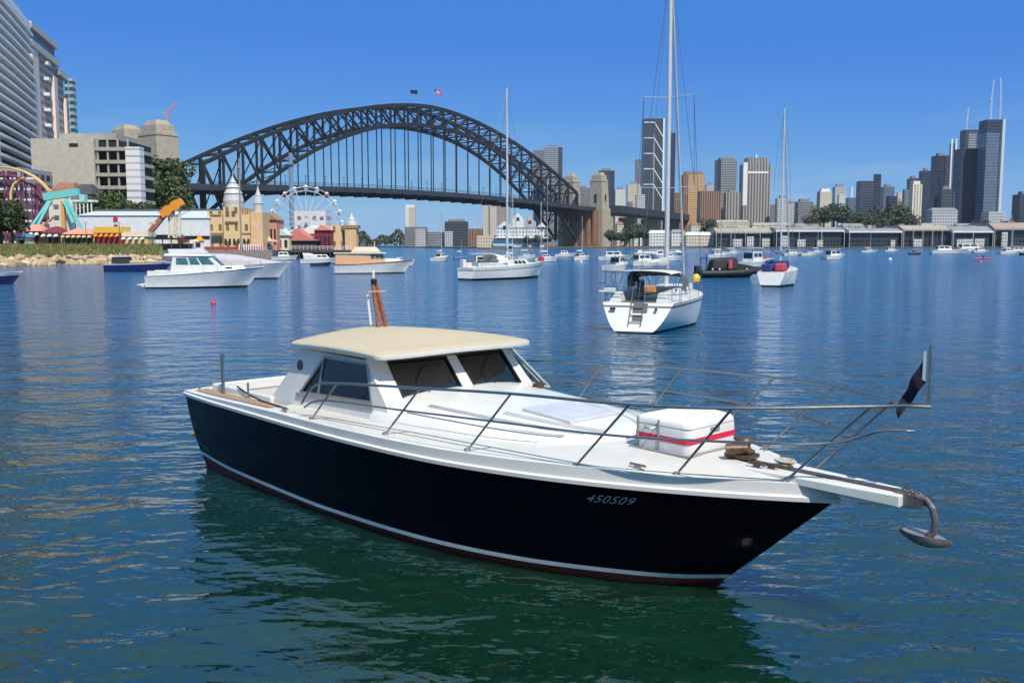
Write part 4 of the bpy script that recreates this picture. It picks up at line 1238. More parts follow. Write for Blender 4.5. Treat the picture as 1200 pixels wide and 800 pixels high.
launch(872, 313, 7.6, 2.8, 48, 'white flybridge launch tight behind the small white sloop', cab=(.15, .7, 1.6, None), roof=(.1, .6, 3.0, WHITE), rails=True)
launch(508, 306.5, 5.6, 2.2, 60, 'tiny white yacht with a pale yellow cover under the bridge arch', cab=(.3, .7, .9, YELLOW if False else CREAM), mast=9.5, cat='sailboat', name='small_sloop')
launch(532, 304, 3.4, 1.4, 20, 'little blue dinghy with a stub mast between two white yachts', hm=mat('faded_blue_hull', (.10, .18, .32), .5), Fs=.5, Fb=.7, mast=3.5, cat='dinghy', name='sailing_dinghy')
launch(671, 305.5, 4.4, 1.9, 25, 'white sloop with bare mast beside the far bridge pylon', cab=(.3, .7, .8, None), mast=8.5, cat='sailboat', name='small_sloop')
launch(352, 309, 7.5, 2.5, 12, 'white half cabin boat moored below the carnival pier', cab=(.35, .75, .9, None), canopy=(.05, .4, 1.2, LGREY))
launch(364, 311.5, 3.6, 1.5, 20, 'dark hulled tender lying off the carnival pier', hm=mat('dark_tender_hull', (.03, .03, .05), .5), Fs=.5, Fb=.7)
launch(965, 304, 7.0, 2.8, 25, 'lone white cabin launch out on open water right of the small sloop', cab=(.2, .75, 1.3, None), roof=(.1, .65, 2.4, WHITE), mast=0, rails=True)
launch(548, 315, 5.2, 2.2, 20, 'dark roofed launch directly behind the long broadside yacht', cab=(.2, .75, 1.1, None), roof=(.05, .8, 2.2, WHITE))
launch(604, 312, 5.0, 2.2, 200, 'white launch behind the mast of the long broadside yacht', cab=(.2, .75, 1.0, None))
launch(588, 314, 6.0, 2.4, 60, 'low white sailing boat hidden behind the broadside yacht bow', cab=(.3, .7, .8, None), mast=11, cat='sailboat', name='small_sloop')
launch(1066, 298.5, 4.6, 1.9, 10, 'dark blue tender drifting before the long wharf shed', hm=mat('dark_tender_hull', None), Fs=.7, Fb=1.0, cab=(.3, .7, .9, mat('faded_blue_hull', None)))
launch(1090, 297.5, 15.5, 4.2, 4, 'long white motor sailer with a single pole mast before the wharf', Fs=1.3, Fb=1.9, cab=(.15, .55, 1.8, None), mast=22, cat='sailboat', name='motor_sailer')
launch(1122, 295, 13.5, 4.4, 8, 'white harbour ferry with stepped decks right of the motor sailer', Fs=1.6, Fb=2.2, cab=(.1, .85, 2.2, None), roof=(.15, .7, 4.4, WHITE), cat='ferry', name='ferry')
launch(1170, 298, 9.5, 3.2, 12, 'white yacht with pole mast nearest the right edge wharf', Fs=1.0, Fb=1.4, cab=(.25, .7, 1.0, None), mast=13, cat='sailboat', name='small_sloop')
launch(1196, 299, 5.5, 2.2, 10, 'black hulled launch cut by the right edge', hm=BLACK, cab=(.3, .7, 1.0, None))
launch(917, 300, 7.0, 2.6, 15, 'white boat far behind the small sloop mast', cab=(.25, .7, 1.1, None))
launch(938, 300, 5.5, 2.1, 10, 'white open boat far right of the small sloop mast', cab=(.35, .6, .8, None))
launch(738, 312, 6.2, 2.3, 30, 'white cruiser half hidden behind the grey canopied yacht', cab=(.2, .7, 1.1, None), roof=(.1, .65, 2.2, WHITE))
launch(700, 305, 8.5, 2.7, 8, 'white cabin boat far off below the stone pylon', cab=(.2, .7, 1.2, None))
launch(742, 301.5, 16.0, 4.4, 6, 'long pale ferry deck lying behind the grey canopied yacht mast', Fs=1.3, Fb=1.6, cab=(.05, .9, .7, None), cat='ferry', name='ferry')
launch(790, 303, 7.0, 2.4, 170, 'white launch just right of the tall yacht mast', cab=(.2, .7, 1.2, None))
launch(828, 302, 7.5, 2.6, 12, 'white yacht beyond the black inflatable bow', cab=(.25, .7, .9, None), mast=9, cat='sailboat', name='small_sloop')
launch(455, 312.5, 4.4, 1.8, 14, 'white boat bow showing beyond the timber cruiser', cab=(.3, .6, .7, None))
launch(626, 307, 5.2, 2.0, 15, 'white sloop mast just right of the broadside yacht bow', cab=(.3, .7, .7, None), mast=15, cat='sailboat', name='small_sloop')
launch(606, 304, 4.6, 1.8, 10, 'grey sloop far behind the broadside yacht foredeck', hm=mat('pale_grey_gelcoat', None), cab=(.3, .7, .6, None), mast=9, cat='sailboat', name='small_sloop')
launch(318, 305, 6.0, 2.2, 15, 'white cabin boat alongside the carnival pier left end', cab=(.25, .7, 1.1, None))

launch(1008, 296, 9.0, 2.8, 12, 'white yacht moored off the black fronted wharf left end', cab=(.3, .65, .8, None), mast=12, cat='sailboat', name='small_sloop')
launch(1036, 295, 8.0, 2.8, 4, 'white cruiser moored off the black fronted wharf right end', cab=(.2, .7, 1.3, None), roof=(.1, .6, 2.6, WHITE))
launch(1140, 296, 8.0, 2.8, 8, 'small white launch between the harbour ferry and the right edge yacht', cab=(.2, .7, 1.2, None))
launch(1182, 296, 10.0, 3.0, 5, 'white cruiser moored beneath the pink roofed wharf building', cab=(.15, .75, 1.6, None), roof=(.1, .6, 3.0, WHITE))
launch(948, 297, 7.0, 2.4, 14, 'grey hulled sloop off the long low wharf shed', hm=mat('pale_grey_gelcoat', None), cab=(.3, .65, .7, None), mast=11, cat='sailboat', name='small_sloop')
launch(846, 298, 9.0, 2.8, 10, 'white yacht moored off the cream roofed wharf shed', cab=(.3, .65, .8, None), mast=13, cat='sailboat', name='small_sloop')
launch(650, 301, 6.5, 2.3, 10, 'white half cabin launch off the foot of the arch', cab=(.25, .65, 1.0, None))
launch(770, 306, 6.5, 2.3, 20, 'white open launch between the two masts of the grey canopied yacht', cab=(.3, .6, .8, None))
# red kayak and buoys
p = atz(1152, 303.5)
ky = thing('kayak', 'pink and navy kayak with a paddler far right on the water', 'kayak', (p.x, p.y, 0), R(4))
rr = []
for i in range(11):
    f = i/10; wv = .33 * math.sin(math.pi*f)**.6 + .01; z = .12 + .12*abs(2*f-1)**2
    rr.append([(f*4.6-2.3, wv*math.cos(a), z + .16*math.sin(a)) for a in [2*math.pi*k/8 for k in range(8)]])
MB().loft(rr, True, True).build('hull', mat('pink_kayak', (.6, .04, .16), .4), ky, smooth=60)
pe = MB()
pers = MB().lathe([(.16, .2), (.22, .45), (.20, .7), (.08, .78), (.07, .82), (.11, .90), (.12, 1.0), (.07, 1.1)], 10, (0, 0, 0)).build('person', mat('navy_clothing', (.03, .03, .07), .8), None, smooth=60)
pers.location = (p.x, p.y, .02); tag(pers, 'paddler in dark clothing seated in the pink kayak', 'person')
def buoy(px, py, r, m, label, stem=True):
    p = atz(px, py)
    b = thing('mooring_buoy', label, 'buoy', (p.x, p.y, 0))
    MB().lathe([(.02, -r*.6), (r*.8, -r*.35), (r, r*.15), (r*.8, r*.75), (r*.4, r*1.1), (.02, r*1.2)], 16).build('float', m, b, smooth=60)
    mb = MB().tube([(0, 0, r*1.1), (0, 0, r*1.45)], r*.1, 6)
    ring = [(r*.22*math.cos(a), 0, r*1.6 + r*.2*math.sin(a)) for a in [2*math.pi*k/12 for k in range(13)]]
    mb.tube(ring, r*.06, 5).build('mooring_ring', GALV, b)
buoy(250, 356, .17, mat('red_buoy_plastic', (.55, .02, .05), .45), 'round red mooring buoy floating right of the hardtop cruiser')
buoy(1149, 307.5, .35, mat('orange_red_buoy', (.6, .08, .06), .45), 'small reddish buoy below the pink kayak')
buoy(1043, 304.5, .45, WHITE, 'white mooring buoy on open water right of the lone cabin launch')
buoy(681, 307.5, .3, WHITE, 'small white buoy near the sloop below the pylon')
# ------------------------------------------------------------------ shores
def land(name, pts, ztop, m, zb=-2):
    mb = MB(); mb.prism([(p.x, p.y) for p in pts], zb, ztop); return mb.build(name, m, kind='structure')
def at(px, Y): return Vector(((px - 600) / F * Y, Y, 0))
EARTH = mat('foreshore_ground', (.20, .18, .14), .95, var=.25, scale=.2)
land('south_shore', [at(-200, 1500), at(425, 1400), at(478, 1180), at(500, 980), at(560, 905), at(660, 900), at(720, 885), at(830, 885), at(1000, 875), at(1400, 860), at(1400, 3000), at(-200, 3000)], 1.0, mat('shore_ground', (.10, .095, .085), .95, var=.25, scale=.2))
land('north_shore', [at(-400, 172), at(100, 176), at(190, 196), at(196, 232), at(300, 240), at(330, 262), at(400, 268), at(418, 300), at(410, 330), at(405, 620), at(330, 760), at(-400, 900)], 2.0, EARTH)
# grass bank above the rocks
GRASS = leaf_mat('grass_bank', (.09, .11, .03), (.18, .19, .06))
mb = MB(); rr = []
for i in range(31):
    px = lerp(-150, 192, i/30); a = at(px, 160 + max(0, px) * .12); b = at(px, 190 + max(0, px) * .08)
    j = .25 * math.sin(i * 1.7)
    rr.append([(a.x, a.y, .9 + j*.3), (lerp(a.x, b.x, .4), lerp(a.y, b.y, .4), 2.3 + j), (b.x, b.y, 3.2), (b.x*1.06, b.y*1.06, 3.2), (b.x*1.06, b.y*1.06, 1.5)])
mb.loft(rr, False).build('grass_bank', GRASS, smooth=60, kind='structure')
# blades and low weeds over it
random.seed(3)
mb = MB()
for k in range(7500):
    f = random.random(); px = random.uniform(-20, 190); a = at(px, 160 + max(0, px) * .12); b = at(px, 190 + max(0, px) * .08)
    p = a.lerp(b, f); z = lerp(1.0, 3.15, min(1, f*1.5)); h = random.uniform(.2, .8) * (1.4 if random.random() < .1 else 1); an = random.random()*6.3; wv = random.uniform(.05, .25)
    q = Vector((math.cos(an)*wv, math.sin(an)*wv, 0))
    mb.add([(p.x - q.x, p.y - q.y, z), (p.x + q.x, p.y + q.y, z), (p.x + q.x*.3 + random.uniform(-.15, .15), p.y, z + h)], [(0,1,2)])
mb.build('grass', leaf_mat('grass_blades', (.09, .11, .03), (.22, .21, .08)), kind='stuff')
# rock armour along the water
ROCK = mat('sandstone_rock', (.36, .26, .16), .95, var=.3, scale=.8, bump=.5)
_t = ROCK.node_tree; _b = _t.nodes['Principled BSDF']; _src = _b.inputs['Base Color'].links[0].from_socket
_g = _t.nodes.new('ShaderNodeNewGeometry'); _r = _t.nodes.new('ShaderNodeValToRGB')
for _p, _c in ((.0, (.12, .10, .09, 1)), (.35, (.55, .5, .45, 1)), (.75, (1, .95, .9, 1)), (1, (1.5, 1.5, 1.5, 1))):
    _e = _r.color_ramp.elements.new(_p) if _p not in (0, 1) else _r.color_ramp.elements[int(_p)]
    _e.color = _c
_m = _t.nodes.new('ShaderNodeMix'); _m.data_type = 'RGBA'; _m.blend_type = 'MULTIPLY'; _m.inputs['Factor'].default_value = 1
_t.links.new(_g.outputs['Random Per Island'], _r.inputs[0]); _t.links.new(_src, _m.inputs['A']); _t.links.new(_r.outputs[0], _m.inputs['B']); _t.links.new(_m.outputs['Result'], _b.inputs['Base Color'])
mb = MB()
ico = [(0,0,1),(.89,0,.45),(.28,.85,.45),(-.72,.53,.45),(-.72,-.53,.45),(.28,-.85,.45),(.72,.53,-.45),(-.28,.85,-.45),(-.89,0,-.45),(-.28,-.85,-.45),(.72,-.53,-.45),(0,0,-1)]
icf = [(0,1,2),(0,2,3),(0,3,4),(0,4,5),(0,5,1),(1,6,2),(2,7,3),(3,8,4),(4,9,5),(5,10,1),(6,7,2),(7,8,3),(8,9,4),(9,10,5),(10,6,1),(6,11,7),(7,11,8),(8,11,9),(9,11,10),(10,11,6)]
for k in range(800):
    f = random.random()**1.3; px = random.uniform(-60, 190); a = at(px, 155 + max(0, px) * .13); b = at(px, 160.5 + max(0, px) * .125); p = a.lerp(b, f)
    s_ = random.uniform(.25, .95) * (1 if random.random() < .8 else 1.3); an = random.random()*6.3
    ca, sa = math.cos(an), math.sin(an)
    vs = []
    for x, y, z in ico:
        x *= random.uniform(.8, 1.3); y *= random.uniform(.8, 1.2); z *= random.uniform(.6, .9)
        vs.append((p.x + s_*(x*ca - y*sa), p.y + s_*(x*sa + y*ca), lerp(-.1, 1.3, f) + s_*z))
    mb.add(vs, icf)
mb.build('seawall_rocks', ROCK, kind='stuff')

# ------------------------------------------------------------------ the arch bridge
BX0, BY0, BX1, BY1 = -243.24, 721.4, 64.32, 1123.95
BL = math.hypot(BX1-BX0, BY1-BY0)
bang = math.atan2(BY1-BY0, BX1-BX0)
bridge = thing('arch_bridge', 'great dark grey steel arch bridge with hung roadway across the harbour', 'bridge', (BX0, BY0, 0), bang)
# local: x along the span, y to the far side (the near truss is at y = -15)
def ztop(s): return 134 - 70.4 * abs(2*s - 1) ** 1.74
def zbot(s): return 116 - 107 * abs(2*s - 1) ** 2.05
def zdk(s): return 48 + 6 * (1 - (2*s - 1) ** 2)
NP = 28
for y in (-15, 15):
    for nm, fz, wv, hh in (('top_chord', ztop, 1.6, 3.3), ('bottom_chord', zbot, 1.6, 3.5)):
        mb = MB(); rr = []
        for i in range(NP + 1):
            s = i/NP; x, z = s*BL, fz(s); rr.append([(x, y-wv/2-.3, z-hh/2), (x, y+wv/2+.3, z-hh/2), (x, y+wv/2+.3, z+hh/2), (x, y-wv/2-.3, z+hh/2)])
        mb.loft(rr, True, True).build(nm, STEELDK, bridge)
    for i in range(NP + 1):
        s = i/NP; x = s*BL
        MB().bar((x, y, zbot(s)), (x, y, ztop(s)), 1.6 if 0 < i < NP else 3.6, 1.6, up=(1,0,0)).build('vertical_post', STEELDK, bridge)
        if zbot(s) > zdk(s) + 4:
            MB().bar((x, y, zdk(s)), (x, y, zbot(s)), .75, .75, up=(1,0,0)).build('hanger', STEELDK, bridge)
    for i in range(NP):
        a, b = (i, i+1) if i < NP/2 else (i+1, i)
        MB().bar((a/NP*BL, y, ztop(a/NP)), (b/NP*BL, y, zbot(b/NP)), 1.4, 1.4, up=(0,1,0)).build('diagonal', STEELDK, bridge)
for i in range(NP + 1):
    s = i/NP; x = s*BL
    MB().bar((x, -15, ztop(s)), (x, 15, ztop(s)), .9, 1.4).build('cross_beam', STEELDK, bridge)
    MB().bar((x, -15, zbot(s)+1), (x, 15, ztop(s)-1), .7, .7, up=(1,0,0)).build('sway_brace', STEELDK, bridge)
    MB().bar((x, 15, zbot(s)+1), (x, -15, ztop(s)-1), .7, .7, up=(1,0,0)).build('sway_brace', STEELDK, bridge)
    if abs(2*s-1) < .9: MB().bar((x, -15, zbot(s)), (x, 15, zbot(s)), .8, 1.2).build('lower_cross_beam', STEELDK, bridge)
    if i < NP:
        s2 = (i+1)/NP; x2 = s2*BL
        for fz, nm in ((ztop, 'top_brace'), (zbot, 'bottom_brace')):
            MB().bar((x, -15, fz(s)), (x2, 15, fz(s2)), .6, .6).build(nm, STEELDK, bridge)
            MB().bar((x, 15, fz(s)-.7), (x2, -15, fz(s2)-.7), .6, .6).build(nm, STEELDK, bridge)
mb = MB(); rr = []
for i in range(-3, 44):
    s = i/40; x = s*BL; z = zdk(min(max(s, 0), 1)) if 0 <= s <= 1 else 48 + (0 if s < 0 else 0)
    rr.append([(x, -24.5, z-4.4), (x, 24.5, z-4.4), (x, 24.5, z), (x, -24.5, z)])
mb.loft(rr, True, True).build('road_deck', mat('deck_dark_steel', (.028, .033, .042), .6, var=.25, scale=.2), bridge)
for y in (-24.3, 24.3):
    mb = MB()
    for k in range(160):
        s = k/159; mb.bar((s*BL, y, zdk(s)), (s*BL, y, zdk(s)+2.6), .14, .14, up=(1,0,0))
    for h in (1.3, 2.6): mb.tube([(k/40*BL, y, zdk(k/40)+h) for k in range(41)], .16, 4)
    mb.build('railing', STEELDK, bridge)
for k in range(24):
    s = (k+.5)/24
    for y in (-19,):
        MB().bar((s*BL, y, zdk(s)), (s*BL, y, zdk(s)+8), .3, .3, up=(1,0,0)).bar((s*BL-1.4, y, zdk(s)+8), (s*BL+1.4, y, zdk(s)+8), .35, .35).build('lamp_post', STEELDK, bridge)
for k in range(60):
    s = k/59; x = s*BL
    if k % 2 == 0: MB().bx(x-.5, x+.5, -24, 24, zdk(s)-6.4, zdk(s)-4.42).build('floor_beam', STEELDK, bridge)
# flags on the crown
for s, c_, lab in ((.488, mat('navy_flag_cloth', None), 'navy flag flying left of the crown of the arch bridge'), (.535, mat('red_flag_cloth', (.55, .06, .05), .9), 'red white and navy flag flying right of the crown of the arch bridge')):
    x = s*BL; p = Matrix.Translation((BX0, BY0, 0)) @ Matrix.Rotation(bang, 4, 'Z') @ Vector((x, -4, ztop(s)+1.4))
    t = thing('flagpole', lab, 'flag', p, 0)
    MB().tube([(0, 0, 0), (0, 0, 15.5 if s < .5 else 20)], .16, 6).build('pole', mat('flagpole_grey', (.30, .33, .38), .6), t)
    zt = 15 if s < .5 else 19.5
    rows = [[(f*7*(1 if s > .5 else 1) - (7 if s < .5 else 0), .5*math.sin(f*7+g), zt - g*3.6 - (f*3.2 if s > .5 else f*.6)) for g in (0, .33, .66, 1)] for f in [k/8 for k in range(9)]]
    MB().loft(rows, False).build('flag', c_, t, smooth=60)
    if s > .5:
        rows = [[(f*7, .5*math.sin(f*7+g)-.1, zt - g*3.6 - f*3.2) for g in (.33, .66)] for f in [k/8 for k in range(2, 7)]]
        MB().loft(rows, False).build('flag_stripe', mat('white_flag_cloth', None), t)
        rows = [[(f*7, .5*math.sin(f*7+g)-.12, zt - g*3.6 - f*3.2) for g in (0, .5)] for f in [k/8 for k in range(0, 3)]]
        MB().loft(rows, False).build('flag_canton', mat('navy_flag_cloth', None), t)

# granite pylons
def pylon(px, Y, label, ht=89, wv=20, dp=16):
    c = aty(px, 210, Y); c.z = 0; t = thing('stone_pylon', label, 'pylon', (c.x, c.y, 0), bang)
    def tier(b0, b1, z0, z1, m=STONE, nm='shaft'):
        return MB().hexa([(-b0[0],-b0[1],z0),(b0[0],-b0[1],z0),(b0[0],b0[1],z0),(-b0[0],b0[1],z0)], [(-b1[0],-b1[1],z1),(b1[0],-b1[1],z1),(b1[0],b1[1],z1),(-b1[0],b1[1],z1)]).build(nm, m, t, bevel=.3)
    a, b = dp/2, wv/2
    tier((a*1.30, b*1.35), (a*1.20, b*1.22), 0, 47, nm='base')
    tier((a*1.05, b*1.08), (a*.92, b*.93), 47, ht-11, nm='shaft')
    tier((a*.96, b*.97), (a*.95, b*.96), ht-11, ht-8.6, nm='cornice')
    tier((a*.80, b*.80), (a*.76, b*.76), ht-8.6, ht-3, nm='attic')
    tier((a*.62, b*.62), (a*.5, b*.5), ht-3, ht, nm='cap')
    for sx in (-1, 1):
        MB().bx(sx*a*1.0-.35, sx*a*1.0+.35, -1.6, 1.6, 53, 63).build('arched_opening', DARK, t)
    for sy in (-1, 1):
        MB().bx(-1.4, 1.4, sy*b*1.01-.5, sy*b*1.01+.5, 55, 63).build('arched_opening', DARK, t)
        MB().bx(-3.2, 3.2, sy*b*1.0-.5, sy*b*1.0+.5, 49.5, 51).build('string_course', STONE, t)
    return t
pylon(187, 664, 'tall tan stone pylon nearer of the two at the left end of the arch', wv=24, dp=18)
pylon(151, 690, 'tan stone pylon standing behind the white tower block at the left end', wv=22, dp=18)
pylon(702, 1139, 'tan stone pylon nearer of the two at the right end of the arch', wv=18, dp=15)
pylon(669, 1160, 'stone pylon half hidden behind the right foot of the arch', wv=18, dp=15)
c = at(684, 1146)
ab = thing('stone_abutment', 'brown stone abutment wall under the roadway beside the right pylon', 'abutment', (c.x, c.y, 0), bang)
WSTN = mat('brown_abutment_stone', (.30, .17, .09), .9, var=.25, scale=.08)
MB().hexa([(-10,-26,0),(8,-26,0),(8,26,0),(-10,26,0)], [(-8,-25,44),(7,-25,44),(7,25,44),(-8,25,44)]).build('wall', WSTN, ab)
for k in range(5): MB().bx(-10.6, -8.2, -22+k*9, -18.5+k*9, 0, 43).build('buttress', WSTN, ab)
# approach viaduct beyond the right pylon
pv = [at(706, 1145), at(760, 1300), at(806, 1480), at(850, 1680), at(905, 1990)]
av = thing('viaduct', 'dark steel approach viaduct running right from the stone pylon behind the trees', 'viaduct', (pv[0].x, pv[0].y, 0))
o0 = pv[0]
mb = MB(); rr = []
for i, p in enumerate(pv):
    d = (pv[min(i+1, 4)] - pv[max(i-1, 0)]).normalized(); n_ = Vector((-d.y, d.x, 0)); q = p - o0
    zt = lerp(50, 44, i/4)
    rr.append([(*(q - n_*22)[:2], zt-8.5), (*(q + n_*22)[:2], zt-8.5), (*(q + n_*22)[:2], zt), (*(q - n_*22)[:2], zt)])
mb.loft(rr, True, True).build('deck', mat('deck_dark_steel', None), av)
for i in range(9):
    f = i/8*4; k = min(3, int(f)); p = pv[k].lerp(pv[k+1], f-k) - o0
    MB().bx(p.x-12, p.x+12, p.y-3, p.y+3, 0, 38).build('pier', STONE, av)

# ------------------------------------------------------------------ buildings
def tower(label, px0, px1, yt, Y, m, D=None, rot=0, plant=.5, ph=4.0, pm=None, cat='tower block', name='tower_block', zb=0, extra=None):
    pm_ = (yt + 250) / 2
    a, b = aty(px0, pm_, Y), aty(px1, pm_, Y); wv = b.x - a.x; z = aty((px0 + px1) / 2, yt, Y).z
    D = D or min(wv*.65, 26)
    # the flank seen in perspective is part of the measured width
    if px0 > 600: a.x = max(a.x, min(b.x - .5*wv, aty(px0, pm_, Y + D).x))
    elif px1 < 600: b.x = min(b.x, max(a.x + .5*wv, aty(px1, pm_, Y + D).x))
    wv = b.x - a.x
    t = thing(name, label, cat, ((a.x+b.x)/2, Y + D/2, zb), R(rot))
    if rot: wv *= 1/(abs(math.cos(R(rot))) + D/wv*abs(math.sin(R(rot)))); 
    hh = z - zb - (ph if plant else 0)
    MB().bx(-wv/2, wv/2, -D/2, D/2, 0, hh).build('walls', m, t)
    if plant:
        MB().bx(-wv/2*plant, wv/2*plant, -D/2*plant, D/2*plant, hh, hh+ph).build('roof_plant', pm or mat('roof_plant_grey', (.20, .20, .21), .8), t)
    if extra: extra(t, wv, D, hh)
    return t
f_ggl = facade('grey_glass_facade', (.26, .27, .28), (.06, .075, .09), 3.6, 2.4, .7, .6, ior=1.7)
f_dgl = facade('dark_glass_facade', (.05, .06, .07), (.018, .026, .038), 3.8, 1.8, .8, .7, ior=1.7)
f_navy = facade('navy_glass_facade', (.028, .036, .06), (.014, .022, .045), 3.9, 2.0, .82, .72, ior=1.6, vary=.7)
f_bgl = facade('blue_glass_facade', (.11, .14, .18), (.06, .095, .15), 3.9, 1.6, .85, .75, ior=1.8, vary=.5)
f_teal = facade('teal_glass_facade', (.30, .36, .36), (.02, .09, .11), 3.2, 3.5, .9, .55, ior=1.7)
f_crm = facade('cream_facade', (.56, .50, .40), (.16, .15, .13), 3.2, 2.6, .45, .45, ior=1.5)
f_wht = facade('white_facade', (.62, .61, .58), (.12, .13, .15), 3.1, 3.0, .5, .45, ior=1.5)
f_tan = facade('yellow_tan_facade', (.52, .33, .16), (.18, .11, .06), 3.3, 2.2, .5, .5, ior=1.5)
f_brn = facade('brown_ribbed_facade', (.30, .17, .11), (.10, .06, .045), 90, 3.2, .5, .98, ior=1.5)
f_gbg = facade('greybeige_ribbed_facade', (.34, .30, .26), (.11, .105, .105), 120, 4.2, .5, .98, ior=1.5)
f_pale = facade('pale_grey_facade', (.46, .46, .46), (.14, .15, .17), 3.3, 3.0, .6, .5, ior=1.5)
f_gry = facade('mid_grey_facade', (.20, .20, .21), (.06, .065, .075), 3.4, 2.6, .6, .55, ior=1.5)
f_wbal = facade('balcony_white_facade', (.6, .6, .6), (.07, .085, .11), 3.3, 60, .98, .55, ior=1.5)
WTRIM = mat('white_trim', (.7, .7, .69), .6)
mat('cream_pilaster', (.66, .6, .5), .7)
def cap(m, h, over=0.0, name='parapet'):
    def f(t, wv, D, hh): MB().bx(-wv/2-over, wv/2+over, -D/2-over, D/2+over, hh+.02, hh+h).build(name, m, t)
    return f
def sidepanel(m, f0, f1, z0=0, z1=1, name='bay_or_shade_strip'):
    def f(t, wv, D, hh): MB().bx(lerp(-wv/2, wv/2, f0), lerp(-wv/2, wv/2, f1), -D/2-.8, -D/2-.02, hh*z0, hh*z1).build(name, m, t)
    return f
def multi(*fs):
    def f(*a):
        for q in fs: q(*a)
    return f
# behind the right half of the arch
tower('grey glass tower rising behind the right shoulder of the arch', 637, 659, 170, 1750, f_ggl, extra=sidepanel(f_dgl, .78, 1.0))
tower('slim slate tower left of the grey glass tower behind the arch', 625, 637, 176, 1820, f_gry, plant=0)
tower('flat grey office block between the hidden pylon and the right pylon', 676, 691, 218, 1900, f_gry)
tower('dark glass tower directly behind the right stone pylon', 701, 720, 197, 1500, f_dgl, extra=sidepanel(f_navy, .75, 1.0))
tower('white apartment slab just right of the right stone pylon', 720, 733, 219, 1500, f_wht)
tower('cream stepped block right of the white apartment slab', 734, 751, 213, 1650, f_crm, extra=sidepanel(f_gry, 0, .4, 0, .72))
tower('narrow grey tower tucked against the tallest dark tower', 744, 753, 187, 1800, f_gry, plant=0)
def braces(t, wv, D, hh):
    for k in range(5):
        z = hh - 6 - k*24
        if z > 20:
            MB().bar((-wv/2, -D/2-.4, z), (0, -D/2-.4, z), 1.4, .6, up=(0,1,0)).build('white_brace', WTRIM, t)
            MB().bar((0, -D/2-.4, z), (wv/2*.85, -D/2-.4, z-22), 1.4, .6, up=(0,1,0)).build('white_brace', WTRIM, t)
    MB().bx(wv/2-2.2, wv/2+.3, -D/2-.5, -D/2+2, 0, hh).build('corner_fin', WTRIM, t)
    MB().bx(-1, 1, -D/2-.5, -D/2-.05, 0, hh-24).build('centre_fin', mat('grey_fin', (.25, .27, .3), .6), t)
tower('tallest dark glass tower with white diagonal braces left of the yacht mast', 752, 778, 139, 1500, f_dgl, plant=0, extra=braces)
tower('dark tower half hidden by the main yacht mast', 780, 791, 153, 1560, f_navy, plant=.6)
tower('yellow tan office tower right of the yacht mast', 798, 826, 201, 1400, f_tan, pm=mat('brown_plant', (.22, .16, .11), .8), plant=.8, extra=sidepanel(f_brn, 0, .2))  # brown left strip: the shaded flank put into the colour
tower('low red brown ribbed block in front of the yellow tan tower', 817, 845, 224, 1330, f_brn, plant=0)
tower('grey glass slab with dark left edge right of the ribbed brown block', 837, 863, 184, 1450, f_ggl, plant=.7, extra=sidepanel(f_navy, 0, .18))  # navy strip paints the shade of the left side
def crown(t, wv, D, hh):
    MB().bx(-wv/2*.7, wv/2*.75, -D/2*.8, D/2*.8, hh, hh+9).build('crown', f_gbg, t)
    MB().bx(-wv/2*.75, wv/2*.8, -D/2-.6, D/2*.8, hh-14, hh-11).build('white_band', WTRIM, t)
    MB().bx(-wv/2-.5, -wv/2*.72, -D/2-.6, -D/2+5, hh*.5, hh+2).build('white_fin', WTRIM, t)
    MB().bx(-1, 1, -D/2*.5, -D/2*.5+2, hh+9, hh+14).build('aerial_mast', WTRIM, t)
tower('broad grey beige ribbed tower with white banded crown', 866, 903, 192, 1380, f_gbg, plant=0, extra=crown)
tower('grey apartment block left of the small sloop mast', 908, 925, 229, 1350, f_pale, extra=sidepanel(mat('bright_blue_panel', (.08, .3, .5), .5), .25, .6, 0, .25))
tower('grey brown office block right of the small sloop mast', 931, 953, 233, 1400, f_gry, plant=.6)
tower('cream tower with dark left flank among the park trees', 957, 975, 221, 1300, f_crm, plant=.7, pm=WTRIM, extra=sidepanel(f_dgl, -.22, 0))
tower('pale grey white tower right of the cream park tower', 975, 991, 216, 1700, f_pale, plant=.6)
tower('blue grey tower with a pale rooftop spire', 991, 1004, 219, 1600, f_bgl, plant=.3, ph=18, pm=mat('pale_blue_spire', (.5, .6, .68), .4))
tower('dark stepped glass tower left of the blue glass block', 1003, 1024, 212, 1350, f_dgl, plant=0)
tower('narrow dark tower topping the stepped glass group', 1023, 1032, 204, 1365, f_navy, plant=0)
tower('blue glass block right of the stepped dark tower', 1031, 1048, 216, 1600, f_bgl)
tower('low dark office block under the blue glass block', 1038, 1051, 230, 1300, f_navy, plant=0)
tower('thin tan tower right of the low dark office block', 1050, 1057, 226, 1700, f_crm, plant=0)
def columns(t, wv, D, hh):
    for k in range(4): MB().bx(-wv/2+wv*k/3.4, -wv/2+wv*k/3.4+wv*.12, -D/2-.8, -D/2-.02, 0, hh).build('pilaster', mat('cream_pilaster', (.66, .6, .5), .7), t)
tower('cream tower with tall pilasters before the dark glass cluster', 1065, 1080, 212, 1200, f_crm, plant=.7, pm=mat('cream_pilaster', None), extra=columns)
tower('grey brown block left of the cream pilaster tower', 1057, 1066, 222, 1230, f_gry, plant=0)
tower('dark tower behind the cream pilaster tower', 1062, 1076, 206, 1500, f_dgl, plant=.5)
tower('second dark glass tower of the waterfront cluster counting from the left', 1076, 1091, 197, 1420, f_navy, plant=.4)
tower('dark blue tower just left of the white finned mast tower', 1090, 1111, 179, 1320, f_navy, plant=.5, extra=sidepanel(f_dgl, .7, 1.0))
def fins(t, wv, D, hh):
    for k in (-.5, .5): MB().bx(wv*k-1, wv*k+1, -D/2-2, -D/2-.02, 0, hh+6).build('white_fin', WTRIM, t)
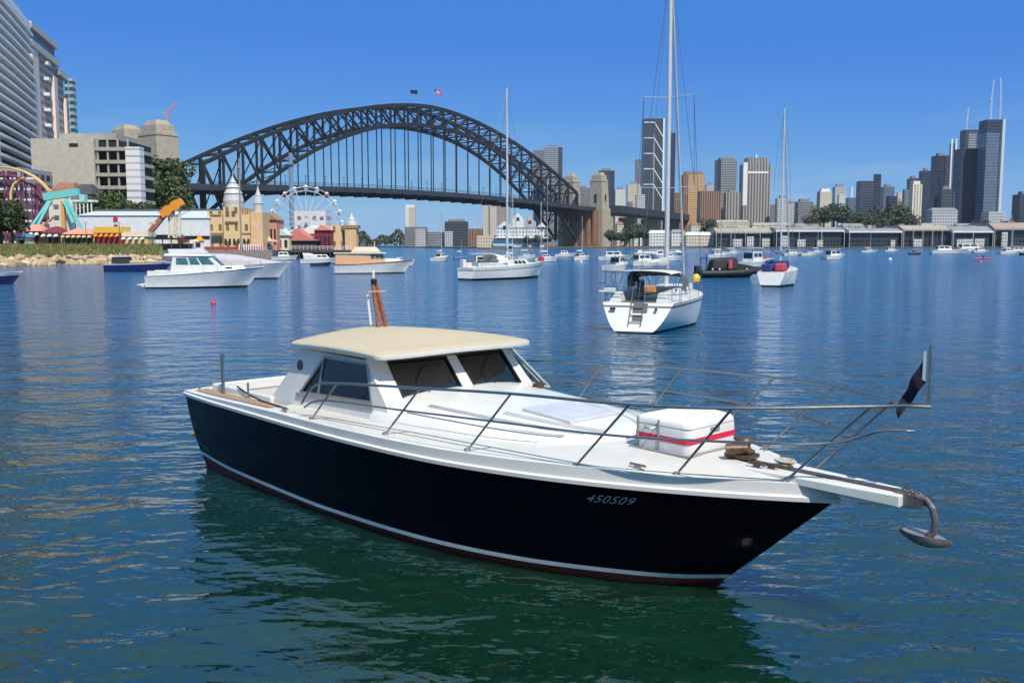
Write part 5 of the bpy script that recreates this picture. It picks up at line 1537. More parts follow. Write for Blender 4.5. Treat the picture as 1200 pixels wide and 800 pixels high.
tower('slender tower edged by two white vertical fins', 1111, 1118, 168, 1340, f_bgl, plant=0, extra=fins)
tower('wide navy glass tower in front of the waterfront cluster', 1117, 1145, 174, 1260, f_navy, plant=0)
tower('dark tower with open crown rising behind the wide navy tower', 1123, 1145, 152, 1420, f_dgl, plant=0, extra=sidepanel(f_ggl, .2, .8, .80, .97))
def topcrown(t, wv, D, hh):
    MB().bx(-wv/2-.3, wv/2+.3, -D/2-.5, D/2, hh-16, hh-1).build('dark_crown', f_navy, t)
    MB().bx(wv/2-3, wv/2+.6, -D/2-.8, -D/2+3, 0, hh).build('bright_edge_strip', mat('bright_edge_tone', (.5, .55, .58), .4), t)  # pale strip paints the bright, light-catching right edge of the glass
    MB().bx(wv/2*.5, wv/2*.58, -D/2-.6, -D/2-.02, 0, hh-16).build('dark_joint', f_dgl, t)
tower('tallest blue glass tower at right with cranes on its roof', 1145, 1175, 140, 1230, f_bgl, plant=0, extra=topcrown)
tower('dark tower cut by the right edge of the view', 1186, 1212, 224, 1250, f_navy, plant=.5)
tower('low glass block left of the cream stepped block below the skyline', 690, 703, 226, 1750, f_bgl, plant=.5)
tower('small grey office just left of the tallest dark tower foot', 744, 756, 228, 1480, f_pale, plant=0)
tower('brown office peeping between the dark towers and the yacht mast', 788, 799, 226, 1600, f_brn, plant=0)
tower('pale tower behind the yellow tan and ribbed brown blocks', 826, 838, 214, 1800, f_pale, plant=.5)
tower('slate block in the gap left of the cream park tower', 940, 958, 240, 1700, f_ggl, plant=0)
tower('pale block in the gap right of the grey apartment block', 922, 934, 236, 1750, f_pale, plant=.5)
tower('white slab showing above the park trees centre', 981, 990, 228, 1500, f_wht, plant=0)
tower('brown slab behind the stepped glass group right side', 1046, 1058, 233, 1500, f_brn, plant=.5)
tower('low grey office left of the second dark waterfront tower', 1080, 1094, 222, 1550, f_gry, plant=.6)
tower('dark low block below the white finned tower', 1098, 1116, 218, 1220, f_dgl, plant=.6)
tower('pale podium block beneath the tallest blue tower', 1150, 1178, 248, 1120, f_pale, plant=0)
tower('beige office slab left of the broad ribbed tower foot', 848, 868, 222, 1340, f_gbg, plant=.5)
tower('grey office in the gap right of the broad ribbed tower', 900, 911, 240, 1650, f_gry, plant=0)
def crane(px, py0, py1, Y, lean, label, m=WTRIM):
    a = aty(px, py0, Y); h = (py0 - py1) * Y / F
    t = thing('tower_crane', label, 'crane', a)
    mb = MB()
    for dx in (-.8, .8): mb.bar((dx, 0, 0), (dx, 0, h*.55), .5, .5, up=(1,0,0))
    for k in range(8): mb.bar((-.8, 0, h*.55*k/8), (.8, 0, h*.55*(k+1)/8), .35, .35, up=(0,1,0))
    mb.build('tower_mast', m, t)
    mb = MB()
    for dx in (-.6, .6): mb.bar((dx, 0, h*.5), (dx + lean, 0, h), .45, .45, up=(1,0,0))
    for k in range(6):
        f = k/6; mb.bar((-.6+lean*f, 0, lerp(h*.5, h, f)), (.6+lean*(f+.16), 0, lerp(h*.5, h, f+.16)), .3, .3, up=(0,1,0))
    mb.build('jib', m, t)
    MB().bx(-3.2, -.9, -.8, .8, h*.48, h*.56).build('counterweight', mat('crane_ballast', (.3, .32, .34), .7), t)
    return t
PCR = mat('pale_crane_steel', (.45, .55, .66), .5)
crane(1161, 140, 96, 1240, 1.5, 'left of the two tall pale cranes on the tallest blue tower', PCR)
crane(1172, 140, 93, 1240, -2, 'right of the two tall pale cranes on the tallest blue tower', PCR)
crane(1133, 152, 127, 1425, 1, 'short pale crane on the open crowned dark tower', PCR)
crane(196, 146, 121, 664, 7, 'thin reddish crane leaning over the left stone pylon', mat('faded_red_crane', (.5, .22, .28), .6))
# seen below the roadway
def split(t, wv, D, hh): MB().bx(-wv/2, -wv/2*.3, -D/2-.7, -D/2-.02, 0, hh).build('pale_bay', mat('pale_bay', (.6, .58, .52), .7), t)
tower('slim pale tower standing alone below the bridge roadway', 475, 487, 240, 1350, f_crm, plant=.9, pm=WTRIM, ph=3, extra=split)
tower('grey podium block at the foot of the slim pale tower', 474, 501, 266, 1290, f_gry, plant=0, extra=sidepanel(f_pale, .5, .95, 0, .9))
tower('long low slate office right of the grey podium', 500, 521, 272, 1310, f_ggl, plant=0)
tower('dark glass block with pale bays below the bridge roadway', 521, 549, 257, 1300, f_dgl, plant=.7, ph=3, extra=sidepanel(f_pale, .0, .35, 0, .62))
tower('low brick terrace right of the dark glass block', 548, 566, 268, 1250, f_brn, plant=0)
tower('tan slab tower hanging under the roadway left of the gabled hotel', 566, 581, 241, 1400, f_crm, plant=0, extra=sidepanel(f_gry, .45, .55))
tower('mauve brown tower between the tan slab and the mast', 582, 597, 241, 1450, facade('mauve_facade', (.32, .25, .22), (.16, .13, .12), 3.3, 2.6, .5, .5), plant=0)
tower('cream waterfront terrace with dark upper windows', 559, 583, 276, 930, f_crm, D=20, plant=0)
# gabled hotel
c = at(611, 920)
ho = thing('gabled_hotel', 'white waterfront hotel with stepped gables at the right foot of the arch', 'building', (c.x, c.y, 0))
MB().bx(-24, 22, -8, 10, 0, 20).build('walls', f_wht, ho)
RFG = mat('pale_slate_roof', (.42, .41, .40), .8)
for k, (x0, x1, zt) in enumerate(((-24, -9, 26), (-9, 2, 34), (2, 14, 31), (14, 25, 25))):
    w_ = x1 - x0; xm = (x0+x1)/2
    MB().loft([[(x0, -8.4, 20), (x1, -8.4, 20), (x1, -8.4, zt-6), (xm, -8.4, zt), (x0, -8.4, zt-6)], [(x0, 9, 20), (x1, 9, 20), (x1, 9, zt-6), (xm, 9, zt), (x0, 9, zt-6)]], True, True).build('gable', mat('white_render', (.66, .65, .62), .8) if k != 2 else RFG, ho)
    MB().add([(xm-1.4, -8.43, zt-8), (xm+1.4, -8.43, zt-8), (xm+1.4, -8.43, zt-4.5), (xm-1.4, -8.43, zt-4.5)], [(0,1,2,3)]).build('gable_window', DARK, ho)
MB().bx(-26, 26, -12, -8.2, 9.6, 10.6).build('verandah', WTRIM, ho)
c = at(590, 905)
mq = thing('marquee', 'pale blue and white marquee on the water edge below the gabled hotel', 'marquee', (c.x, c.y, 2))
MB().bx(-10, 10, -4, 6, 0, 3.2).build('walls', mat('pale_blue_panel', (.36, .50, .62), .5), mq)
MB().loft([[(-10.5, y, 3.2), (10.5, y, 3.2), (9, y, 6), (-9, y, 6)] for y in (-4.4, 6.2)], True, True).build('roof', mat('teal_blue_roof', (.04, .12, .2), .5), mq)

# finger wharves along the right shore
def wharf(label, px0, px1, Y, ye, yr, wm, rm, n, pink=None):
    a, b = at(px0, Y), at(px1, Y); L = b.x - a.x; ze = H + (HZ - ye) * Y / F; zr = H + (HZ - yr) * Y / F
    t = thing('wharf_shed', label, 'wharf', (a.x, Y, 0))
    MB().bx(0, L, 0, 60, .3, 2.2).build('deck', mat('dark_wharf_timber', (.06, .05, .045), .8, var=.3), t)
    MB().bx(1, L-1, 3, 58, 2.2, ze-1.4).build('dark_gallery', facade('wharf_glass', (.045, .05, .06), (.012, .016, .024), 4.2, 3.0, .8, .8, ior=1.45, vary=.8), t)
    MB().bx(-.5, L+.5, 0, 59, ze-1.4, ze).build('eaves', wm, t)
    MB().loft([[(-.5, 0, ze), (L+.5, 0, ze), (L+.5, 12, zr), (-.5, 12, zr)], [(-.5, 60, ze), (L+.5, 60, ze), (L+.5, 48, zr), (-.5, 48, zr)]], True, True).build('roof', rm, t)
    for k in range(n + 1):
        x = L*k/n; MB().bx(x-.3, x+.3, -.6, .3, -.5, ze-1.45).build('column', mat('grey_column', (.32, .32, .31), .8), t)
    x = 1.0; rnd = random.Random(int(px0))
    for k in range(rnd.randint(1, 3)):
        xb = rnd.uniform(.05, .85)*L; wb = rnd.uniform(3, 9); zb2 = rnd.uniform(5, ze-3)
        MB().bx(xb, xb+wb, -2.2-.3*k, -.7, 1.5, zb2).build('pale_bay', facade('wharf_bay', (.5, .49, .46), (.1, .11, .13), 3.1, 2.4, .5, .5), t)
    tones = [mat('mixed_render', (.45, .41, .36), .8, var=.3, scale=.2), mat('brick_render', (.26, .17, .13), .85, var=.3, scale=.3), mat('pale_render', (.55, .54, .51), .8, var=.2, scale=.3), mat('slate_render', (.18, .19, .20), .8, var=.3, scale=.3)]
    while x < L - 6:
        w_ = rnd.uniform(3, 13); h_ = rnd.uniform(-.5, 3.4); zb_ = ze + .2
        if rnd.random() < .75: MB().bx(x, min(L-1, x+w_), 13, 24, zb_, zr+h_).build('back_house', rnd.choice(tones), t)  # blocks standing in for the houses behind, kept as shed parts
        if rnd.random() < .35 and w_ > 4: MB().bx(x+w_*.4, x+w_*.4+.9, 14, 15, zr+h_, zr+h_+rnd.uniform(1.5, 3)).build('chimney', tones[1], t)
        x += w_ + rnd.uniform(.3, 5)
    return t
CRW = mat('cream_wharf_wall', (.31, .28, .23), .8, var=.15, scale=.3)
PIW = mat('pinkish_wharf_roof', (.30, .22, .19), .8, var=.15, scale=.3)
GRW = mat('pale_iron_roof', (.22, .22, .22), .7, var=.15, scale=.3)
wharf('cream roofed wharf shed nearest the viaduct at the left of the row', 838, 906, 900, 272, 267, CRW, CRW, 4)
wharf('long low wharf shed with white eaves behind the small sloop', 908, 987, 890, 270, 266.5, WTRIM, GRW, 3)
wharf('black fronted wharf shed in the middle of the right shore', 993, 1054, 885, 271, 267.5, WTRIM, GRW, 1)
wharf('wharf shed with cream bays behind the motor sailer', 1056, 1112, 885, 269, 264, CRW, CRW, 5)
wharf('wharf shed with white upper storey left of the pink roofed one', 1114, 1160, 880, 271, 265, WTRIM, GRW, 2)
wharf('pink roofed wharf building at the right edge', 1162, 1225, 880, 268, 261, PIW, PIW, 3)
def house(label, px0, px1, yt, Y, m, rm, zb=2, D=14, roofh=3.0, name='waterfront_house', cat='house'):
    a, b = at(px0, Y), at(px1, Y); L = b.x - a.x; z = H + (HZ - yt) * Y / F - roofh
    t = thing(name, label, cat, ((a.x+b.x)/2, Y, zb))
    MB().bx(-L/2, L/2, 0, D, 0, z - zb).build('walls', m, t)
    MB().hexa([(-L/2-.4,-.4,z-zb),(L/2+.4,-.4,z-zb),(L/2+.4,D+.4,z-zb),(-L/2-.4,D+.4,z-zb)], [(-L/2+1.5,D*.4,z-zb+roofh),(L/2-1.5,D*.4,z-zb+roofh),(L/2-1.5,D*.6,z-zb+roofh),(-L/2+1.5,D*.6,z-zb+roofh)]).build('roof', rm, t)
    return t
RBR = mat('red_brown_roof', (.26, .12, .08), .85, var=.25, scale=.5)
house('cream house among the trees right of the stone pylon', 722, 730, 260, 960, f_crm, RBR)
house('white house with red roof above the pale ferry deck', 742, 752, 262, 1000, f_wht, RBR)
house('low white boat hall left of the main yacht mast', 760, 782, 270, 930, f_wht, WTRIM)
house('white shore pavilion between the yacht mast and furled sail', 786, 802, 269, 930, f_wht, GRW)
house('long white boathouse at the water just right of the furled sail', 803, 838, 272, 915, f_crm, WTRIM)
house('cream villa above the boathouse right of the furled sail', 808, 834, 261, 1000, f_crm, RBR)
house('tan warehouse above the first wharf shed', 838, 876, 258, 1000, f_crm, CRW)
house('tan warehouse behind the long low wharf shed', 880, 925, 261, 1000, f_crm, CRW)
house('pale terrace row above the second wharf shed', 930, 958, 262, 1000, f_wht, GRW)
house('white terrace below the dark park trees', 985, 1010, 262, 960, f_wht, GRW)
house('little white house high among the park trees', 1030, 1037, 244, 1100, f_wht, RBR, zb=25)
house('white apartments in front of the dark glass cluster', 1088, 1118, 244, 1050, f_pale, GRW)
house('pale terrace behind the wharf with white upper storey', 1118, 1142, 262, 980, f_wht, GRW)
# ------------------------------------------------------------------ trees
mat('white_flag_cloth', (.7, .7, .7), .9)
mat('cream_coping', (.7, .6, .42), .7)
mat('mauve_hoarding', (.28, .20, .20), .8)
def tree_proto(seed, h, rad, n, leaf, clumps, lm, label, squash=.75):
    rnd = random.Random(seed)
    t = thing('broadleaf_tree', label, 'tree')
    mb = MB(); top = h - rad*squash*1.1
    mb.tube([(0, 0, -.5), (.02*h*rnd.uniform(-1, 1), .02*h, top*.55), (.03*h*rnd.uniform(-1, 1), 0, top)], .045*h, 7, .022*h)
    cl = []
    for k in range(clumps):
        a = rnd.random()*6.28; q = rnd.random()**.5 * rad*.62; zz = top + rnd.uniform(-.25, .95)*rad*squash
        c = Vector((q*math.cos(a), q*math.sin(a), zz)); cl.append((c, rad*rnd.uniform(.30, .52)))
        mb.tube([(0, 0, top*.8), (c.x*.5, c.y*.5, (top*.8+zz)/2), c], .018*h, 5, .006*h)
    mb.build('trunk', BARK, t)
    lf = MB()
    for k in range(n):
        c, r = cl[rnd.randrange(clumps)]
        d = Vector((rnd.gauss(0, 1), rnd.gauss(0, 1), rnd.gauss(0, 1))).normalized()
        p = c + Vector((d.x, d.y, d.z*.8)) * r * rnd.uniform(.55, 1.06)
        a = Vector((rnd.gauss(0, 1), rnd.gauss(0, 1), rnd.gauss(0, .6))).normalized(); nrm = (d + Vector((rnd.gauss(0, .5), rnd.gauss(0, .5), rnd.gauss(0, .5)+.4))).normalized()
        u = nrm.cross(a).normalized(); v = nrm.cross(u); s = leaf*rnd.uniform(.6, 1.4)
        lf.add([p - u*s, p - v*s*.6, p + u*s, p + v*s*.6], [(0,1,2,3)])
    lf.build('crown', lm, t)
    return t
_pk = {}
def tree(kind, px, Y, zb, h, label, group):
    """kind: 0 round dark, 1 spreading mid green, 2 distant"""
    spec = [(5, 10, 4.6, 1500, .42, 12, LEAF_D), (8, 10, 5.4, 1500, .42, 14, LEAF_M), (13, 10, 5.2, 1100, .55, 14, LEAF_F)][kind]
    if kind not in _pk:
        t = tree_proto(*spec, label); _pk[kind] = t
    else: t = copy_tree(_pk[kind])
    p = at(px, Y); t.location = (p.x, p.y, zb); s = h/10
    t.scale = (s*random.uniform(.95, 1.2), s*random.uniform(.95, 1.2), s); t.rotation_euler = (0, 0, random.random()*6.28)
    t['label'] = label; t['group'] = group
    return t
random.seed(21)
# wooded headland before the left pylons
def mound(name, px, Y, rx, ry, h, m):
    c = at(px, Y); rr = []
    for i in range(9):
        f = i/8; rr.append([(c.x + rx*(1-f)*math.cos(a), c.y + ry*(1-f)*math.sin(a), 1.9 + h*math.sin(f*math.pi/2)**.8) for a in [2*math.pi*k/28 for k in range(28)]])
    return MB().loft(rr, True, True).build(name, m, kind='structure', smooth=60)
mound('headland', 200, 440, 26, 40, 21, leaf_mat('scrub_ground', (.03, .04, .015), (.07, .08, .03)))
g = 'trees on the wooded headland before the left pylon'
for px, Y, zb, h, lab in ((170, 420, 12, 17.9, 'dark tree at the left foot of the headland beside the white block'), (177, 432, 18, 21.8, 'dark tree on the left shoulder of the headland'),
        (196, 440, 20, 23.0, 'dark tree crowning the headland left of its middle'), (207, 440, 20, 21.1, 'dark tree crowning the headland just right of its middle'), (213, 432, 17, 12.5, 'dark tree on the right shoulder of the headland'),
        (222, 420, 11, 11.2, 'dark tree on the right slope of the headland'), (229, 412, 6, 9.1, 'low dark tree at the right foot of the headland below the arch'), (182, 405, 12, 17.3, 'dark tree on the near left face of the headland'),
        (204, 400, 13, 17.9, 'dark tree at the near centre face of the headland'), (212, 398, 10, 10.8, 'dark tree on the near right face of the headland')):
    tree(0 if int(px) % 3 else 1, px, Y, zb, h, lab, g)
g = 'bushy trees above the long white shed'
for px, Y, zb, h, lab in ((117, 262, 6, 10, 'bushy tree left above the white shed roof'), (127, 266, 6, 12, 'bushy tree under the car park decks'), (138, 262, 6, 11, 'bushy tree below the white tower block'),
        (158, 268, 6, 9, 'low bushy tree right of the white tower block'), (170, 270, 5, 10, 'low bushy tree at the right end of the shed roof ridge')):
    tree(1, px, Y, zb, h, lab, g)
g = 'dark trees at the left edge foreshore'
for px, Y, zb, h, lab in ((4, 195, 2.8, 10.5, 'dark tree at the left edge beside the ride track'), (17, 192, 2.8, 8, 'shorter dark tree right of the left edge tree'), (-9, 190, 2.8, 9, 'dark tree mostly outside the left edge')):
    tree(0, px, Y, zb, h, lab, g)
g = 'trees along the far right shore'
for px, Y, zb, h, lab in ((716, 930, 2, 15, 'green tree at the right foot of the stone pylon'), (727, 920, 2, 13, 'pale green tree left of the pale ferry deck'), (737, 925, 2, 17, 'green tree behind the bow of the pale ferry deck'),
        (748, 940, 3, 20, 'tall green tree below the viaduct deck'), (758, 950, 3, 16, 'green tree left of the boat hall roof'), (829, 950, 8, 20, 'green tree at the viaduct end by the boathouse'),
        (950, 1010, 12, 22, 'green tree left of the cream park tower foot'), (962, 1030, 16, 27, 'dark tree at the foot of the cream park tower'), (975, 1040, 18, 29, 'tall dark park tree right of the cream tower foot'),
        (988, 1035, 16, 27, 'dark park tree left of the stepped glass tower'), (1000, 1020, 12, 23, 'green park tree below the blue grey tower'), (1013, 1010, 10, 22, 'green park tree above the black fronted wharf'),
        (1024, 1020, 10, 23, 'green park tree left of the little white house'), (1034, 1060, 14, 30, 'dark park tree below the little white house'), (1044, 1060, 16, 30, 'dark tall park tree right of the little white house'),
        (1055, 1060, 14, 30, 'dark park tree left of the cream pilaster tower'), (1066, 1040, 10, 24, 'dark park tree at the foot of the cream pilaster tower'), (1140, 1000, 12, 16, 'olive tree below the wide navy tower'),
        (1150, 1000, 12, 16, 'olive tree below the tallest blue tower left side'), (1158, 1000, 12, 14, 'olive tree below the tallest blue tower right side'), (618, 906, 2, 9, 'dark tree before the gabled hotel verandah'), (630, 908, 2, 10, 'dark tree right of the gabled hotel verandah'), (641, 915, 2, 10, 'dark tree between the gabled hotel and the arch foot')):
    tree(2, px, Y, zb, h, lab, g)
# far wooded ridge
random.seed(5)
mb = MB()
for k in range(2600):
    px = random.uniform(330, 480); Y = random.uniform(1420, 1560); p = at(px, Y); prof_ = 17 + 6*math.sin(px*.11) + 4*math.sin(px*.31+1) + (0 if px < 465 else -(px-465)*.5)
    z = 2 + random.random()**.6 * prof_; s = random.uniform(1.2, 2.8); a = random.random()*6.28; tl = random.uniform(-.6, .6)
    u = Vector((math.cos(a), math.sin(a), tl))*s; v = Vector((-math.sin(a)*.4, math.cos(a)*.4, .9))*s
    q = Vector((p.x, p.y, z)); mb.add([q-u, q-v, q+u, q+v], [(0,1,2,3)])
mb.build('distant_woodland', LEAF_F, kind='stuff')

# ------------------------------------------------------------------ left shore towers
def poly_tower(t, pts, z0, z1, m, name): return MB().prism(pts, z0, z1).build(name, m, t)
# concave white balcony tower
def at2(px, py, Y):
    v = aty(px, py, Y); v.z = 0; return v
_a, _b = at2(-120, 90, 210), at2(38, 90, 352)
_n = Vector((_b.y - _a.y, -(_b.x - _a.x), 0)).normalized()
A = [_a.lerp(_b, f) + _n * 1.8 * math.sin(math.pi * f) for f in (0, .2, .4, .55, .7, .85, 1)]
ctr = A[3]
t1 = thing('balcony_tower', 'white apartment tower with curved balcony bands at the left edge', 'tower block', (ctr.x, ctr.y, 0))
back = [Vector((-340, 380, 0)), Vector((-300, 230, 0))]
def rel(p, o): return (p.x - o.x, p.y - o.y)
front = [rel(p, ctr) for p in A]
def offs_line(pts, d):
    out = []
    for i, p in enumerate(pts):
        a = Vector(pts[max(i-1, 0)]); b = Vector(pts[min(i+1, len(pts)-1)]); n_ = Vector(((b-a).y, -(b-a).x)).normalized()
        out.append((p[0] + n_.x*d, p[1] + n_.y*d))
    return out
HT = 83.0
bk = [rel(Vector((-240, 372, 0)), ctr), rel(Vector((-330, 330, 0)), ctr)]
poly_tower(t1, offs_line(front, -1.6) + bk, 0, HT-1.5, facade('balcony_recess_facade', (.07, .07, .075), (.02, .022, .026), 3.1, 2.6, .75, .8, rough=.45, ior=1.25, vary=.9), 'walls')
nfl = 26
slab = None
WBAL = mat('white_balcony', (.84, .84, .83), .6, var=.06)
for k in range(nfl):
    z = 3 + k * (HT-4) / nfl
    if slab is None:
        f0, f1 = offs_line(front, 1.0), offs_line(front, .75); fi = offs_line(front, -1.9)
        mb = MB()
        mb.loft([[(*f0[i], 0), (*f0[i], .85), (*f1[i], .85), (*f1[i], .28), (*fi[i], .28), (*fi[i], 0)] for i in range(len(front))], True, True)
        slab = mb.build('balcony', WBAL, t1)
    else:
        slab = slab.copy(); col.objects.link(slab); slab.parent = t1
    slab.location = (0, 0, z)
poly_tower(t1, offs_line(front, .3) + bk, HT-1.45, HT+.6, WBAL, 'roof_slab')
for i in (2, 3): 
    a = offs_line(front, .2)[i]; MB().bx(a[0]-.25, a[0]+.25, a[1]-.25, a[1]+.25, 3, HT-2).build('fin_wall', WBAL, t1)
# pinkish pilastered tower
pA, pB = at2(34, 80, 358), at2(80, 80, 425)
dirv = (pB - pA).normalized(); Lw_ = (pB - pA).length
t2 = thing('pilaster_tower', 'pinkish apartment tower with cream piers stepping down behind the balcony tower', 'tower block', (pA.x, pA.y, 0), math.atan2(dirv.y, dirv.x))
HB = 86
# local x along the face away from us, local -y is the visible side
fp = facade('pinkish_window_facade', (.60, .48, .41), (.04, .04, .042), 3.1, 2.6, .5, .55, rough=.5, ior=1.25, vary=.9)
MB().bx(0, Lw_*.62, 0, 20, 0, HB-6).build('walls', fp, t2)
MB().bx(Lw_*.62, Lw_*.85, .3, 20, 0, HB-10).build('stepped_wing', fp, t2)
MB().bx(Lw_*.85, Lw_, .6, 20, 0, HB-18).build('lower_wing', fp, t2)
PIER = mat('cream_pink_pier', (.78, .62, .53), .8, var=.08)
for x0, w_, h_ in ((1.0, 9, HB-9), (Lw_*.50, 6, HB-14), (Lw_*.80, 2.0, HB-20)):
    MB().bx(x0, x0+w_, -1.2, -.03, 0, h_).build('pier', PIER, t2)
for x0, x1, z0, z1 in ((-.5, Lw_*.64, HB-9, HB-6.5), (0, Lw_*.62, HB-2.2, HB), (Lw_*.62, Lw_*.86, HB-12, HB-9.6)):
    MB().bx(x0, x1, -1.6, 20.2, z0, z1).build('cornice', mat('grey_cornice', (.52, .48, .44), .8), t2)
MB().bx(.6, Lw_*.60, -.4, 19, HB-6, HB-2.2).build('penthouse', f_gry, t2)
for k in range(12): MB().bx(Lw_*.30, Lw_*.36, -2.2, -.03, 8+k*6, 9.2+k*6).build('balcony', WTRIM, t2)
tower('teal glass tower peeking out right of the pinkish tower', 79, 92, 95, 455, f_teal, plant=0, extra=cap(mat('pale_grey_coping', (.4, .45, .45), .6), 1.0, .2))
# raw concrete block and its car park decks
cb = at2(74, 195, 300)
cc = thing('concrete_block', 'blank concrete building with open car park decks on its right', 'building', (cb.x, cb.y, 0))
zt = H + (HZ-165)*300/F
MB().bx(-9.9, 9.9, 0, 22, 0, zt).build('blank_wall', mat('board_marked_concrete', (.44, .41, .36), .9, var=.14, scale=.6), cc)
MB().bx(-2.6, 15.5, 4, 22, zt+.02, zt+2.0).build('roof_deck', CONC, cc)
MB().bx(2.2, 5.0, -.08, -.01, zt-2.6, zt-1.5).build('vent_opening', DARK, cc)
MB().bx(10.2, 19.6, 3, 22, 0, zt-.6).build('dark_core', DARK, cc)
for k in range(8): MB().bx(9.95, 20.4, .4, 22, 5+k*4.0, 6.1+k*4.0).build('parking_deck', CONC, cc)
for k in range(4): MB().bx(10.4+k*3.2, 10.9+k*3.2, .8, 1.3, 3, zt).build('column', CONC, cc)
wbk = tower('white rendered tower block with ribbed floors right of the car park', 148, 170, 172, 292, facade('white_ribbed_block', (.66, .66, .66), (.36, .37, .39), 2.1, 60, .99, .3, rough=.6, ior=1.4), D=3.5, plant=0)
lo = tower('low grey apartments with white balcony rails behind the ride track', -20, 62, 196, 262, facade('railed_grey_facade', (.30, .31, .33), (.05, .06, .075), 2.9, 3.2, .72, .62, ior=1.5, vary=.9), D=18, plant=0)
for k in range(7): MB().bx(-9.5, 9.5, -10.2, -9.05, 4+k*2.9, 4.5+k*2.9).build('balcony_rail', WTRIM, lo)
house('brown roofed cottage below the concrete building', 62, 92, 214, 272, f_wht, RBR, D=10, roofh=3.5)
house('dark roofed house beside the white pergola', 88, 112, 216, 262, f_gry, mat('dark_slate_roof', (.05, .055, .06), .8), D=9, roofh=3)
p = at(98, 246)
pg = thing('pergola', 'white pergola standing above the left end of the long shed', 'pergola', (p.x, p.y, 0))
for k in range(7): MB().bx(-3.1+k*1.0, -2.85+k*1.0, 0, .3, 2, 14.6).build('post', WTRIM, pg)
MB().bx(-3.6, 3.6, -.3, 3, 14.6, 15.1).build('beam', WTRIM, pg)

# ------------------------------------------------------------------ the amusement park
SHW = mat('white_shed_cladding', (.62, .65, .68), .6, var=.08, scale=.5)
def shed(label, px0, px1, Y, ye, yr, sign=False):
    a, b = at(px0, Y), at(px1, Y); L = b.x-a.x; ze = H+(HZ-ye)*Y/F; zr = H+(HZ-yr)*Y/F
    t = thing('park_shed', label, 'shed', (a.x, Y, 0))
    MB().bx(0, L, 0, 20, 2, ze).build('walls', SHW, t)
    MB().loft([[(-.2, -.3, ze), (L+.2, -.3, ze), (L+.2, 10, zr), (-.2, 10, zr)], [(-.2, 20.3, ze), (L+.2, 20.3, ze), (L+.2, 10.4, zr), (-.2, 10.4, zr)]], True, True).build('roof', mat('pale_blue_grey_roof', (.50, .54, .58), .6), t)
    MB().bx(0, L, 9.9, 10.5, zr+.02, zr+.5).build('ridge_vent', mat('dark_ridge', (.08, .1, .11), .7), t)
    MB().bx(0, L, -.12, -.01, lerp(2, ze, .36), lerp(2, ze, .46)).build('window_strip', WINGL, t)
    for k in range(int(L/3)): MB().bx(k*3+.3, k*3+.45, -.1, -.01, lerp(2, ze, .5), ze-.1).build('cladding_rib', SHW, t)
    if sign:
        x = L*.39
        MB().tube([(x, -.3, ze-.9), (x, -.2, ze-.9)], .6, 16).build('red_disc', RED, t)
        MB().bx(x-.5, x+.5, -.3, -.2, ze-3.2, ze-2.3).build('red_plate', mat('dark_red_plate', (.25, .02, .04), .5), t)
    return t
shed('long white shed with a red disc sign behind the carnival stalls', 95, 209, 236, 253, 246.5, True)
shed('white shed with dark window strip between the orange slide and the tan hall', 211, 248, 237, 256, 246)
# stalls on the foreshore
def stall(label, px0, px1, yt, Y, wm, rm, awn=None, door=None, flat=False):
    a, b = at(px0, Y), at(px1, Y); L = b.x-a.x; z = H+(HZ-yt)*Y/F - 3.0
    t = thing('carnival_stall', label, 'stall', ((a.x+b.x)/2, Y, 3.0))
    MB().bx(-L/2, L/2, 0, 4, 0, z*.7).build('walls', wm, t)
    if flat: MB().bx(-L/2-.2, L/2+.2, -.4, 4.2, z*.7, z).build('fascia', rm, t)
    else: MB().hexa([(-L/2-.3,-.6,z*.7),(L/2+.3,-.6,z*.7),(L/2+.3,4.3,z*.7),(-L/2-.3,4.3,z*.7)], [(-L/2+L*.3,1.6,z),(L/2-L*.3,1.6,z),(L/2-L*.3,2.4,z),(-L/2+L*.3,2.4,z)]).build('roof', rm, t)
    MB().bx(-L/2+.3, L/2-.3, -.06, -.01, z*.15, z*.55).build('counter_opening', door or DARK, t)
    n = max(2, int(L/1.1))
    for k in range(n):
        x = lerp(-L/2, L/2, k/n)
        MB().hexa([(x+.02,-1.2,z*.52),(x+L/n*.5,-1.2,z*.52),(x+L/n*.5,-.05,z*.52),(x+.02,-.05,z*.52)], [(x+.02,-1.15,z*.56),(x+L/n*.5,-1.15,z*.56),(x+L/n*.5,-.05,z*.68),(x+.02,-.05,z*.68)]).build('awning_stripe', awn or WTRIM, t)
    return t
MAR = mat('maroon_paint', (.18, .02, .035), .6, var=.15)
SAL = mat('salmon_paint', (.58, .26, .18), .6, var=.15)
CRY = mat('cream_yellow_paint', (.66, .47, .22), .7, var=.12, scale=1)
stall('white and blue kiosk by the left edge dark trees', 24, 33, 273, 200, WTRIM, mat('blue_kiosk_roof', (.12, .2, .4), .6))
stall('maroon stall with salmon roof below the teal ride', 33, 53, 263, 204, MAR, SAL)
stall('red and cream stall right of the teal ride leg', 54, 76, 266, 203, SAL, MAR)
stall('yellow stall with cream awnings left of the red booth', 77, 114, 268, 203, CRY, SAL, awn=CRY)
stall('bright red booth beneath a yellow fascia', 115, 146, 266, 203, RED, mat('yellow_fascia', (.72, .42, .06), .6), awn=ORANGE, flat=True, door=mat('dark_red_plate', None))
stall('cream booth with tall corner piers left of the orange slide', 147, 176, 272, 203, CRY, mat('cream_coping', (.7, .6, .42), .7), flat=True, door=CRY)
